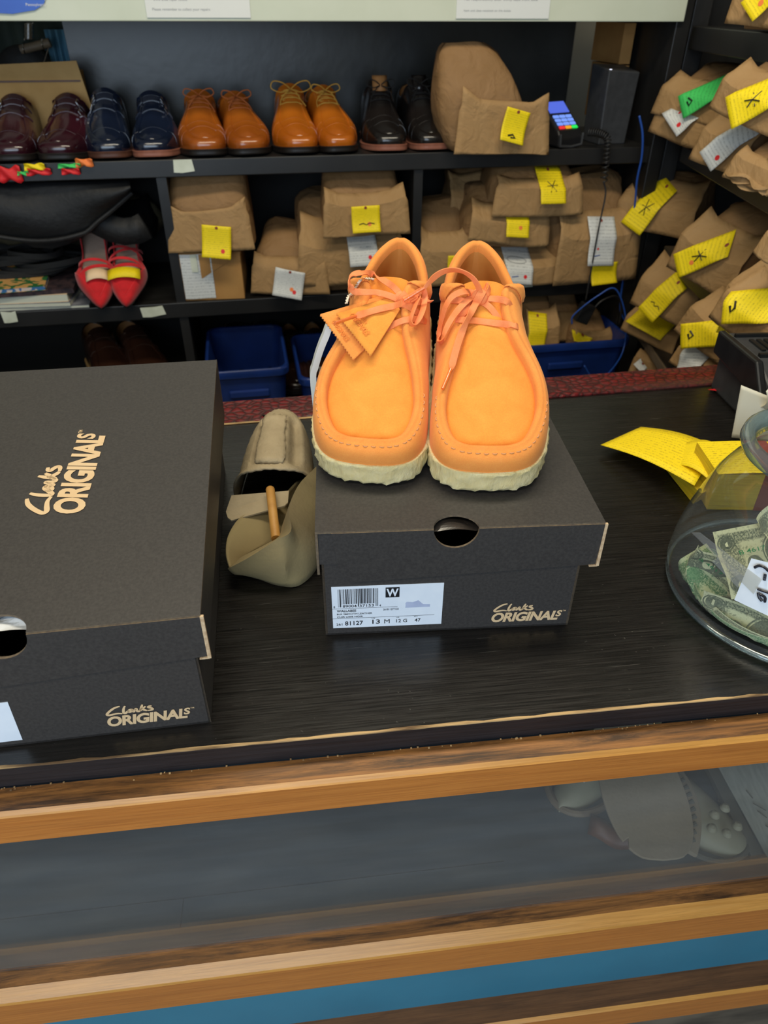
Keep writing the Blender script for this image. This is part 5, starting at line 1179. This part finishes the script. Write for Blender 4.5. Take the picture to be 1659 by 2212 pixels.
# coloured shoe ribbons hanging over the shelf edge
r = random.Random(2)
for px, py, w_, h, m_, lb in ((22, 376, 44, 34, 'red', 'crumpled red ribbon scrap hanging lowest over the shelf edge at far left'), (75, 360, 40, 14, 'ty', 'yellow paper scrap under the burgundy shoe'), (84, 371, 48, 14, 'red', 'thin red ribbon scrap below the yellow scrap'), (153, 370, 36, 13, 'red', 'short red scrap hanging under the second burgundy shoe'), (50, 374, 22, 9, 'tg', 'small green scrap between the two red ones'), (182, 351, 34, 18, 'org', 'orange scrap under the navy shoe'), (150, 358, 44, 9, 'tg', 'narrow green scrap lying beside the orange one')):
    p = IB @ onB(px, py, -.006); s = .00108; n = 9; G = []
    for i in range(n):
        u = i/(n-1)-.5; pin = .55+.45*min(1, abs(u)*3); G.append([Vector((p.x+u*w_*s, -.008-.004*math.sin(u*9+j), p.z+(j/4-.5)*h*s*pin*(1 if abs(u) < .45 else .8)+.001*r.uniform(-1, 1))) for j in range(5)])
    tag(MB().grid(G, flip=True).build('ribbon_scrap', m_, sharp=None, solid=.0006, M_=MBK), lb, 'ribbon')
# ---- dark recess at the upper left
def recess():
    T = thing('curtain', 'dark green cloth hanging in the recess behind the top shelf', 'curtain', MBK); G = []
    for i in range(60): x = -1.33+.60*i/59; G.append([Vector((x, .52+.012*math.sin(i*.9), z)) for z in (1.19, 1.4, 1.72)])
    MB().grid(G).build('cloth', 'greencloth', T, sharp=None)
    a, b = bx(105, 100, .46), bx(163, 100, .46); G = [[Vector((a+(b-a)*i/24, .46+.010*math.sin(i*1.1), z)) for z in (1.25, 1.35, 1.44)] for i in range(25)]
    T = thing('blue_cloth', 'pale blue cloth hanging beside the black worktop panel, upper left', 'cloth', MBK); MB().grid(G).build('cloth', 'bluecloth', T, sharp=None, solid=.003)
    T = thing('wooden_roller', 'worn wooden roller with wire loops hanging left of the blue cloth', 'tool', MBK)
    p, q = IB @ onB(45, 108, .40), IB @ onB(108, 92, .40); MB().tube([p, p.lerp(q, .5), q], .010, 12).build('roller', 'dullwood', T)
    for dx in (0, .8):
        c = p.lerp(q, .15+dx*.8); MB().tube([c+Vector((.002*math.cos(t), .012*math.cos(t), .012*math.sin(t))) for t in np.linspace(0, 2*PI, 16)], .0012, 6).build('wire_loop', 'silver', T)
    MB().tube([q, q+Vector((-.03, 0, -.05)), IB @ onB(90, 165, .40)], .0012, 6).build('string', 'dullwood', T)
    T = thing('dark_pouch', 'black pouch slung under the wooden roller', 'bag', MBK)
    G = []; c = IB @ onB(55, 142, .42)
    for i in range(13):
        t = PI*i/12; G.append([c+Vector((.065*math.cos(t), -.03*math.sin(t)*math.cos(a_), .045*math.sin(t)*math.sin(a_)-.0)) for a_ in np.linspace(0, 2*PI, 17)[:-1]])
    MB().grid(G, closed_v=True).build('pouch', 'blackbag', T, sharp=None)
    c = [IB @ onB(62+3*math.sin(i*1.0), 50+i*.45, .40) for i in range(80)]; c = [IB @ onB(62, 50+i*.45, .40)+Vector((.010*math.cos(i*1.0), .010*math.sin(i*1.0), 0)) for i in range(80)]
    tag(MB().tube(c, .0018, 6).build('coil_spring', 'silver', sharp=None, M_=MBK), 'metal coil spring hanging at the top of the recess, upper left', 'spring')
recess()

# ================================================================ things on the counter
def pulp_forms():
    T = thing('paper_pulp_shoe_form', 'moulded paper pulp shoe form with wooden dowel lying between the two shoe boxes', 'shoe form')
    def P(px, py, z): return hitz(px, py, 1.0+z)
    # upper piece: a toe shaped half shell, opening towards the viewer, ridged and torn on top
    ax0, ax1 = P(600, 925, .02), P(592, 1052, .05)
    L_ = P(506, 1086, .018); Rr = P(680, 1026, .022); back = P(616, 922, .004)
    fwd = ((L_+Rr)/2-back); fwd.z = 0; n = fwd.length; fwd.normalize(); side = Vector((fwd.y, -fwd.x, 0)); 
    if side.dot(Rr-L_) < 0: side = -side
    hw = (Rr-L_).dot(side)/2; c0 = back
    rows = []; NT_, NA = 30, 44
    for i in range(NT_+1):
        t = i/NT_; w_ = hw*min(1, (1-(1-min(1, t*1.15))**2.2))**.5*(.90+.10*t); hh = .070*min(1, (1-(1-min(1, t*1.5))**2.4))**.55*(1-.12*t)
        row = []
        for j in range(NA+1):
            a = PI*j/NA; x = math.cos(a); z = math.sin(a)**.75; k = 1.0
            # moulded recess panels and ribs
            dep = 0
            if .34 < t < .93:
                e = min(1, (t-.34)/.06)*min(1, (.93-t)/.05)
                if .30 < j/NA < .40: dep = .010*e*math.sin(PI*(j/NA-.30)/.10)
                if .62 < j/NA < .76: dep = .012*e*math.sin(PI*(j/NA-.62)/.14)
            lip = .004*max(0, (t-.94)/.06)
            jit = .0012*math.sin(i*1.9+j*.7)*math.sin(j*1.3)
            q = c0 + fwd*(n*t+.030*math.sin(a)**1.5*t) + side*(-x*(w_*(1-dep*6)+lip)) + Vector((0, 0, z*(hh-dep)+lip*.5+jit)); q.z = max(q.z, 1.0006); row.append(q)
        rows.append(row)
    up = MB().grid(rows).build('upper_shell', 'pulp', T, sharp=60, solid=.0022)
    # torn square facing patch on the upper piece
    G = []; rr = random.Random(8)
    for i in range(13):
        t = .44+.50*i/12; row = []
        for j in range(11):
            a = PI*(.34+.27*j/10); w_ = hw*(.92); hh = .071*(1-.12*t)
            q = c0+fwd*(n*t+.030*math.sin(a)**1.5*t)+side*(-math.cos(a)*w_*min(1, .55+.6*t))+Vector((0, 0, math.sin(a)**.75*hh+.0035+.0008*rr.uniform(-1, 1)))
            if i in (0, 12) or j in (0, 10): q += fwd*rr.uniform(-.002, .002)+side*rr.uniform(-.0015, .0015)
            row.append(q)
        G.append(row)
    MB().grid(G).build('facing_patch', 'pulp', up, sharp=40, solid=.004)
    # lower piece: open cup, pointed to the left, rolled wall on the right
    def row_pts(L): return [Vector(q) for q in cr([tuple(P(*p)) for p in L], 34)]
    near = row_pts([(495, 1229, .022), (540, 1205, .040), (596, 1170, .058), (628, 1148, .066), (626, 1100, .066), (648, 1048, .056), (690, 1006, .040)])
    outer = row_pts([(512, 1234, .004), (560, 1248, .001), (604, 1262, .001), (650, 1260, .001), (690, 1205, .001), (697, 1100, .001), (700, 1015, .001)])
    far = row_pts([(495, 1229, .022), (487, 1195, .024), (492, 1158, .026), (515, 1122, .028), (548, 1104, .028), (590, 1090, .026), (640, 1040, .024)])
    bot = row_pts([(505, 1226, .012), (520, 1208, .006), (555, 1190, .004), (590, 1170, .004), (610, 1145, .004), (635, 1090, .004), (665, 1030, .004)])
    rows = []
    for k in range(9):
        t = k/8; row = []
        for i in range(34):
            q = outer[i].lerp(near[i], t); d = Vector((.35, -.9, 0)).normalized() if i < 20 else Vector((1, -.1, 0)); bul = .016*math.sin(PI*min(1, t*1.05))*(i/33*.8+.3)
            fl = 0
            if 12 < i < 20: fl = -.012*math.sin(PI*(i-12)/8)*math.sin(PI*t)
            q = q+d*(bul+fl); q.z = max(q.z, 1.0005); row.append(q)
        rows.append(row)
    for k in range(1, 9): rows.append([near[i].lerp(bot[i], math.sin(k/8*PI/2)) for i in range(34)])
    for k in range(1, 9): rows.append([bot[i].lerp(far[i], (k/8)**1.5)+Vector((0, 0, 0)) for i in range(34)])
    MB().grid(rows).build('lower_shell', 'pulpd', T, sharp=60, solid=.002)
    a, b = P(583, 1050, .055), P(596, 1163, .030); MB().tube([a+(a-b)*.1-Vector((0, 0, .012)), a-Vector((0, 0, .008)), a.lerp(b, .5)-Vector((0, 0, .004)), b], .0052, 14).build('dowel', 'dowel', T)
    G = [P(488, 1105, .030), P(492, 1118, .028), P(500, 1124, .028), P(615, 1092, .034), P(622, 1085, .035), P(624, 1060, .040), P(500, 1070, .04)]
    b0 = MB(); k = len(G); b0.raw([tuple(g) for g in G]+[tuple(g-Vector((0, 0, .0018))) for g in G], [list(range(k))[::-1], [k+i for i in range(k)]]+[[i, (i+1) % k, k+(i+1) % k, k+i] for i in range(k)]); b0.build('insert_card', 'pulp', T, smooth=False)
pulp_forms()
JC, JZ = Vector((.482, .503, 1.0)), 1.0
def jar():
    T = thing('glass_jar', 'clear wide glass tip jar at the right edge with banknotes inside', 'jar', Matrix.Translation(JC))
    prof = [(.02, .0045), (.09, .004), (.112, .007), (.1185, .014), (.1205, .025), (.119, .045), (.113, .075), (.106, .100), (.099, .120), (.090, .136), (.081, .146), (.0775, .152), (.0775, .158)]
    rim = [(.0775, .158), (.082, .1595), (.0865, .163), (.0885, .168), (.0875, .173), (.0835, .1765), (.079, .176), (.0755, .172), (.0745, .165), (.0745, .157)]
    inner = [(.0745, .150), (.078, .144), (.087, .134), (.096, .118), (.103, .098), (.110, .074), (.116, .045), (.1175, .026), (.1150, .016), (.108, .011), (.02, .009)]
    MB().lathe([(.0, 0.0002), (.100, .0002), (.114, .0022), (.1190, .009), (.1205, .02)] , n=80).build('base', 'jar', T, sharp=None)
    MB().lathe(prof[4:], n=80).build('wall', 'jar', T, sharp=None); MB().lathe(rim+[rim[0]], n=80).build('rim', 'rim', T, sharp=None)
    MB().lathe([(.1155, .006), (.1175, .0025), (.119, .006), (.1175, .010), (.1155, .006)], n=80).build('foot_ring', 'rim', T, sharp=None)
jar()
def bills():
    # each note: centre (px, py, height above counter), heading of long side, tilt, bend
    def note(label, A, B, Cc, bend, m_, seed, w_=.156, h=.066):
        a_, b_, c_ = hitz(*A), hitz(*B), hitz(*Cc); U = (b_-a_).normalized(); W = (c_-a_); W = (W-U*W.dot(U)).normalized(); Y = -W; Zn = U.cross(Y)
        Mx = Matrix.Translation(a_+U*w_/2+W*h/2) @ Matrix((U, Y, Zn)).transposed().to_4x4()
        Mi = Mx.inverted()
        T = thing('banknote', label, 'banknote', Mx, None); r = random.Random(seed); p1, p2 = r.uniform(0, 6), r.uniform(0, 6)
        def f(u, v, l=0): 
            x = (u-.5)*w_; z = bend*((u-.5)**2*4)*.02+.003*math.sin(7*u+p1)+.002*math.sin(9*v+p2)
            q = Mx @ Vector((x, (v-.5)*h, z+l)); q.z = max(q.z, 1.0105+l); dx, dy = q.x-JC.x, q.y-JC.y; rr = math.hypot(dx, dy); lim = float(np.interp(q.z-1, [.01, .02, .045, .075, .10, .13], [.106, .112, .112, .106, .099, .088]))-l-.0004*seed
            if rr > lim: q.x, q.y = JC.x+dx*lim/rr, JC.y+dy*lim/rr; q.z += (rr-lim)*.35
            return Mi @ q
        MB().grid([[f(i/20, j/8) for j in range(9)] for i in range(21)], uv=True).build('note', m_, T, sharp=None)
        ink = 'bink' if m_ == 'bill' else 'gink'; lt = 'bill2'
        for (u, v) in ((.085, .80), (.085, .2), (.915, .8), (.915, .2)):
            b = MB(); K = 24
            for r0, r1 in ((.86, 1.0), (.0, .74)):
                b.grid([[f(u+.0095*q*math.cos(k*2*PI/K)/w_, v+.0078*q*math.sin(k*2*PI/K)/h, .0003) for k in range(K)] for q in (r0+.001, r1)], closed_v=True)
            b.build('medallion', ink, T, smooth=False)
            b = MB(); x, y, _ = f(u, v); put_text(b, '1', f(u-.010, v-.05, .0007), (1, 0, 0), (0, 1, 0), .0026, .0066, .01)
            if seed in (1, 3): b.build('numeral', lt, T, smooth=False)
        b = MB(); K = 32      # central oval and seal
        b.grid([[f(.5+.018*q*math.cos(k*2*PI/K)/w_, .52+.022*q*math.sin(k*2*PI/K)/h, .0003) for k in range(K)] for q in (.05, .85)], closed_v=True); b.grid([[f(.5+.018*q*math.cos(k*2*PI/K)/w_, .52+.022*q*math.sin(k*2*PI/K)/h, .0003) for k in range(K)] for q in (.92, 1)], closed_v=True)
        b.grid([[f(.27+.009*q*math.cos(k*2*PI/K)/w_, .42+.009*q*math.sin(k*2*PI/K)/h, .0003) for k in range(K)] for q in (.6, 1)], closed_v=True); b.build('engraving', ink, T, smooth=False)
        if m_ == 'bill':
            b = MB(); put_text(b, 'B 4617', f(.17, .60, .0004), (1, 0, 0), (0, 1, 0), .026, .0042, .005); b.build('serial_number', 'gink2', T, smooth=False)
    M['bink'] = mat('bill_ink', '5a6050', '7c8268', .8, 500); M['gink'] = mat('bill_green', '557f58', '7a9c70', .8, 500); M['gink2'] = mat('serial_green', '2f8a50', rough=.8); M['bill2'] = mat('bill_paper', 'dcdcb4', rough=.8)
    note('one dollar banknote showing its corner one, uppermost in the jar', (1528, 1154, 1.075), (1659, 1126, 1.085), (1590, 1268, 1.040), .4, 'bill', 1, w_=.132)
    note('folded green back of a banknote against the left side of the jar', (1532, 1170, 1.050), (1482, 1200, 1.035), (1560, 1262, 1.020), 1.2, 'billg', 2, w_=.05, h=.066)
    note('banknote lying low along the front of the jar', (1548, 1262, 1.034), (1659, 1338, 1.034), (1538, 1300, 1.012), .8, 'bill', 3, w_=.12, h=.05)
    note('green banknote back tucked under the uppermost one', (1500, 1215, 1.030), (1600, 1290, 1.022), (1478, 1262, 1.014), .5, 'billg', 4, w_=.12, h=.06)
    note('banknote standing behind the uppermost one in the jar', (1622, 1120, 1.098), (1659, 1090, 1.108), (1640, 1180, 1.075), .4, 'bill', 5, w_=.06)
    note('banknote lying flat on the bottom of the jar', (1560, 1275, 1.018), (1659, 1330, 1.016), (1545, 1310, 1.011), .3, 'bill', 6, w_=.13)
    note('pale banknote edge behind the tape inside the jar', (1500, 1165, 1.062), (1600, 1235, 1.052), (1490, 1190, 1.045), .8, 'bill', 7, w_=.09, h=.03)
bills()
def onjar(px, py, r0=.1235, z_lo=0):   # pixel -> point on the jar's cone-like flank
    d = ray(px, py); best = None; t = .3
    while t < 1.2:
        p = CAM+d*t; z = p.z-1; rr = math.hypot(p.x-JC.x, p.y-JC.y); R_ = np.interp(z, [0, .02, .045, .075, .10, .12, .136, .15], [.119, .1205, .119, .113, .106, .099, .090, .078])+(r0-.1205)
        if rr <= R_: return p
        t += .0005
    return CAM+d*.6
def jar_sign():
    T = thing('jar_sign', 'white handwritten sign taped to the front of the glass jar', 'sign')
    def patch(px, nm, m_, r0, parent, k=10):
        q = [Vector(p) for p in px]; G = []
        for i in range(k+1):
            row = []
            for j in range(k+1):
                a = (q[0]*(1-j/k)+q[1]*(j/k)); b = (q[3]*(1-j/k)+q[2]*(j/k)); c = a*(1-i/k)+b*(i/k); row.append(onjar(c.x, c.y, r0))
            G.append(row)
        return MB().grid(G).build(nm, m_, parent, sharp=None)
    patch([(1623, 1206), (1700, 1225), (1690, 1345), (1586, 1296)], 'card', 'white', .1225, T)
    patch([(1493, 1150), (1512, 1150), (1646, 1252), (1628, 1284)], 'tape', 'tapeclear', .1240, T)
    patch([(1537, 1212), (1556, 1202), (1608, 1244), (1594, 1270)], 'tape', 'tapeclear', .1250, T)
    M['bluew'] = mat('marker_ink', '20222c', rough=.4)
    for st in ([(1630, 1226), (1640, 1222), (1652, 1226), (1664, 1236), (1690, 1246)], [(1653, 1240), (1651, 1254)], [(1638, 1280), (1640, 1290), (1646, 1298)], [(1638, 1282), (1652, 1290), (1652, 1300)], [(1636, 1272), (1650, 1277), (1668, 1283)]):
        P = [onjar(a, b, .1245) for a, b in cr(st, 12)]; MB().tube(P, .0013, 6).build('marker_stroke', 'bluew', T)
jar_sign()
def yellow_tickets():
    def sheet(label, quad, zs, name='ticket', lift=0, n=16, curl=0, cat='ticket'):
        Q = [hitz(x, y, 1+z) for (x, y), z in zip(quad, zs)]; G = []
        for i in range(n+1):
            u = i/n; a = Q[0].lerp(Q[1], u); b = Q[3].lerp(Q[2], u); G.append([a.lerp(b, j/6)+Vector((0, 0, curl*math.sin(PI*u))) for j in range(7)])
        return tag(MB().grid(G, uv=True).build(name, 'typ', sharp=None, solid=.0003), label, cat)
    # thick block of tickets behind the jar
    T = thing('ticket_pad', 'thick block of yellow tickets standing behind the glass jar', 'ticket pad', Matrix.Translation((.475, .655, 1.0)) @ Matrix.Rotation(R(-8), 4, 'Z'))
    MB().box(0, 0, 0, .20, .075, .050).build('block', 'yedge', T, smooth=False)
    MB().grid([[Vector((.20*i/10, .075*j/6, .0505+.003*math.sin(i*.5))) for j in range(7)] for i in range(11)], uv=True).build('top_sheet', 'typ', T, sharp=None)
    MB().box(.055, -.001, -.0, .085, .0, .051).box(.055, -.001, .0508, .085, .076, .0535).build('rubber_band', 'maroon', T, smooth=False)
    T = thing('ticket_pad', 'fanned stack of yellow tickets projecting left of the block, under the long loose ticket', 'ticket pad')
    m = MB()
    for k in range(9):
        a = hitz(1436+2.0*k, 1008+0.8*k, 1.004+.0022*k); b = hitz(1498+2.2*k, 1086-2.5*k, 1.002+.0018*k); c = b+Vector((.09, .05, 0)); d = a+Vector((.09, .02, .0))
        m.raw([a, b, c, d], [[0, 1, 2, 3]])
    m.build('sheets', 'yedge', T, smooth=False, solid=.0018)
    sheet('long loose yellow ticket jutting left over the worktop', [(1297, 961), (1500, 1049), (1550, 965), (1384, 922)], [.012, .030, .030, .014], curl=.006)
    sheet('bowed yellow ticket crossing over the long loose one beside the jar', [(1452, 1003), (1530, 1035), (1552, 960), (1478, 957)], [.024, .034, .036, .028], curl=.006)
M['yedge'] = mat('yellow_sheet_edges', 'c8a818', 'e8cc28', .7, 20, stretch=(1, 1, 60)); yellow_tickets()
def printer():
    T = thing('receipt_printer', 'black receipt printer at the back right of the counter', 'printer', Matrix.Translation((.622, .806, 1.0)) @ Matrix.Rotation(R(-3), 4, 'Z'))
    W_, D, H = .30, .17, .092
    m = MB(); side = [(0, 0), (D, 0), (D, H), (.075, H), (.030, .070), (0, .070)]
    m.prism([(a, b) for a, b in side], (.012, 0, 0), (0, 1, 0), (0, 0, 1), W_-.02); m.build('body', 'plasticg', T, smooth=False, bevel=.004)
    m = MB(); m.prism([(-.004, 0), (.03, 0), (.045, .05), (D+.002, .06), (D+.002, H+.003), (.055, H+.003), (-.004, .03)], (0, 0, 0), (0, 1, 0), (0, 0, 1), .012); m.build('side_frame', 'plastic', T, smooth=False, bevel=.003)
    m = MB()
    for k in range(22): m.box(.03+.011*k, .095, H, .036+.011*k, .135, H+.003)
    m.build('vent_ribs', 'plastic', T, smooth=False); MB().box(.016, .074, H-.003, W_-.02, .080, H+.005).box(.016, .148, H-.002, W_-.02, .153, H+.005).build('lid_edge', 'plastic', T, smooth=False)
    def paper(label, quad, zs, curl):
        Q = [hitz(x, y, 1+z) for (x, y), z in zip(quad, zs)]; G = []
        for i in range(13):
            u = i/12; a = Q[0].lerp(Q[1], u); b = Q[3].lerp(Q[2], u); G.append([a.lerp(b, j/12)+Vector((0, -curl*math.sin(PI*j/12), 0)) for j in range(13)])
        tag(MB().grid(G).build('paper_sheet', 'creamp', sharp=None, solid=.0003), label, 'paper')
    M['creamp'] = mat('cream_paper', 'ddd8c4', 'e4e0ce', .7, 8)
    paper('cream paper sheet leaning on the front of the black printer', [(1580, 945), (1700, 960), (1720, 880), (1601, 832)], [.004, .004, .06, .078], .0)
    paper('curled white paper rising at the right picture edge before the printer', [(1640, 880), (1700, 900), (1700, 800), (1655, 845)], [.050, .050, .105, .085], .01)
printer()
# ================================================================ inside the glass case
def case_items():
    Z = .6605
    T = thing('leather_sole', 'large worn grey leather sole with a toothed welt lying behind the glass', 'sole', Matrix.Translation(hitz(1432, 1858, Z+.046)-Vector((0, 0, .012))) @ Matrix.Rotation(R(-6), 4, 'Z') @ Matrix.Rotation(R(6), 4, 'X'))
    half = cr([(0, 0), (.025, .004), (.042, .025), (.050, .060), (.050, .10), (.044, .15), (.034, .20), (.034, .25), (.028, .28), (0, .29)], 30); poly = [(-x*1.02, y) for x, y in half[::-1]] + [(x, y) for x, y in half[1:]]
    poly = [p for p in poly]; 
    i = min(range(len(poly)), key=lambda k: (poly[k][0]+.040)**2+(poly[k][1]-.022)**2); poly.insert(i+1, (poly[i][0]+.007, poly[i][1]+.004))
    MB().prism(poly, (0, 0, .012), (1, 0, 0), (0, 1, 0), .004).build('sole_plate', 'greyleather', T, smooth=False, bevel=.0008)
    m = MB(); P = []
    for k in range(26): t = k/25; y = .012+.115*t; x = .048*math.sin(PI*min(1, .18+t*.55)); P.append(Vector((x+.012, y, .004)))
    m.ribbon(P, .014, .008, [Vector((.2, 0, 1))]*26); m.build('welt', 'greyleather', T)
    m = MB()
    for k in range(3, 24, 2): p = P[k]; m.tube([p+Vector((-.012, 0, -.003)), p+Vector((-.006, .002*(-1)**k, .003)), p+Vector((0, 0, .005))], .0028, 8)
    m.build('tread_teeth', 'clogd', T)
    T = thing('rubber_clog', 'olive rubber clog toe with round vent bumps next to the sole', 'clog', Matrix.Translation((.497, .405, Z)) @ Matrix.Rotation(R(42), 4, 'Z'))
    rows = []
    for i in range(17):
        t = i/16; w_ = .044*(1-(1-t)**2.2)**.5 if t > 0 else .001; rows.append([Vector((w_*math.cos(a), .16*t, max(0, math.sin(a))**.7*(.012+.034*min(1, t*1.6))*(.9 if t > 0 else 0))) for a in np.linspace(0, PI, 17)])
    MB().grid(rows).build('upper', 'clog', T, sharp=None)
    for (x, y) in ((-.010, .030), (.010, .024), (.016, .044), (-.004, .050), (-.022, .046)):
        MB().lathe([(.0001, .0065), (.004, .005), (.0062, .0)], (x, y, .021+.52*(y-.02)), 16).build('vent_bump', 'clog', T)
    MB().tube([Vector((.046*math.cos(a), .045+.05*math.sin(a)*-1+.01, .006)) for a in np.linspace(0, PI, 20)], .004, 8).build('foxing', 'clogd', T)
    T = thing('leather_scrap', 'folded brown leather scrap under the left side of the sole', 'leather', Matrix.Translation((.305, .468, Z)) @ Matrix.Rotation(R(-28), 4, 'Z'))
    MB().grid([[Vector((.012+.085*i/10, -.012+.03*j/6-.006*math.sin(i*.5), .004+.012*math.sin(PI*j/6)+.004*math.sin(i))) for j in range(7)] for i in range(11)]).build('scrap', 'welt', T, sharp=None, solid=.003)
    T = thing('slipper', 'grey green shoe lying deep behind the glass, mostly under the rail', 'shoe', Matrix.Translation((.300, .500, Z)) @ Matrix.Rotation(R(-50), 4, 'Z'))
    rows = []
    for i in range(15):
        t = i/14; w_ = .042*(1-(1-t)**2.4)**.5 if t > 0 else .001; rows.append([Vector((w_*math.cos(a), .20*t-.02, max(0, math.sin(a))*(.01+.05*min(1, t*1.4)))) for a in np.linspace(0, PI, 15)])
    MB().grid(rows).build('upper', 'clog', T, sharp=None); MB().tube([Vector((.008, .045, .045)), Vector((.012, .03, .047)), Vector((.010, .012, .040))], .0022, 6).build('lace_end', 'paper', T)
    MB().tube([Vector((.044*math.cos(a), .05-.066*math.sin(a), .005)) for a in np.linspace(0, PI, 20)], .005, 8).build('sole_edge', 'dullwood', T)
    a, b, c, d = hitz(1548, 1650, Z+.03), hitz(1700, 1620, Z+.03), hitz(1720, 1960, Z+.001), hitz(1650, 1838, Z+.001)
    T = thing('leaning_card', 'pale grey printed card lying at the right end inside the case', 'card')
    MB().raw([a, d, c, b], [[0, 1, 2, 3]]).build('card', 'greycard', T, smooth=False, solid=.0015)
    m = MB(); 
    for u, w_ in ((.35, .004), (.5, .012), (.58, .008), (.75, .012)):
        p = a.lerp(d, u)+Vector((.018, .0, .0020)); m.tube([p, p+Vector((w_, -.010, -.002))], .0007, 5)
    m.build('printing', 'clogd', T)
    e, f = hitz(1532, 1652, Z+.02), hitz(1632, 1850, Z+.002); tag(MB().ribbon([e, e.lerp(f, .5), f], .016, .012, [Vector((0, 0, 1))]*3).build('metal_strip', 'clogd'), 'dark slim strip lying along the left side of the grey card in the case', 'strip')
M['greycard'] = mat('grey_card', '83857c', '94968c', .7, 40, stretch=(6, 1, 1)); case_items()
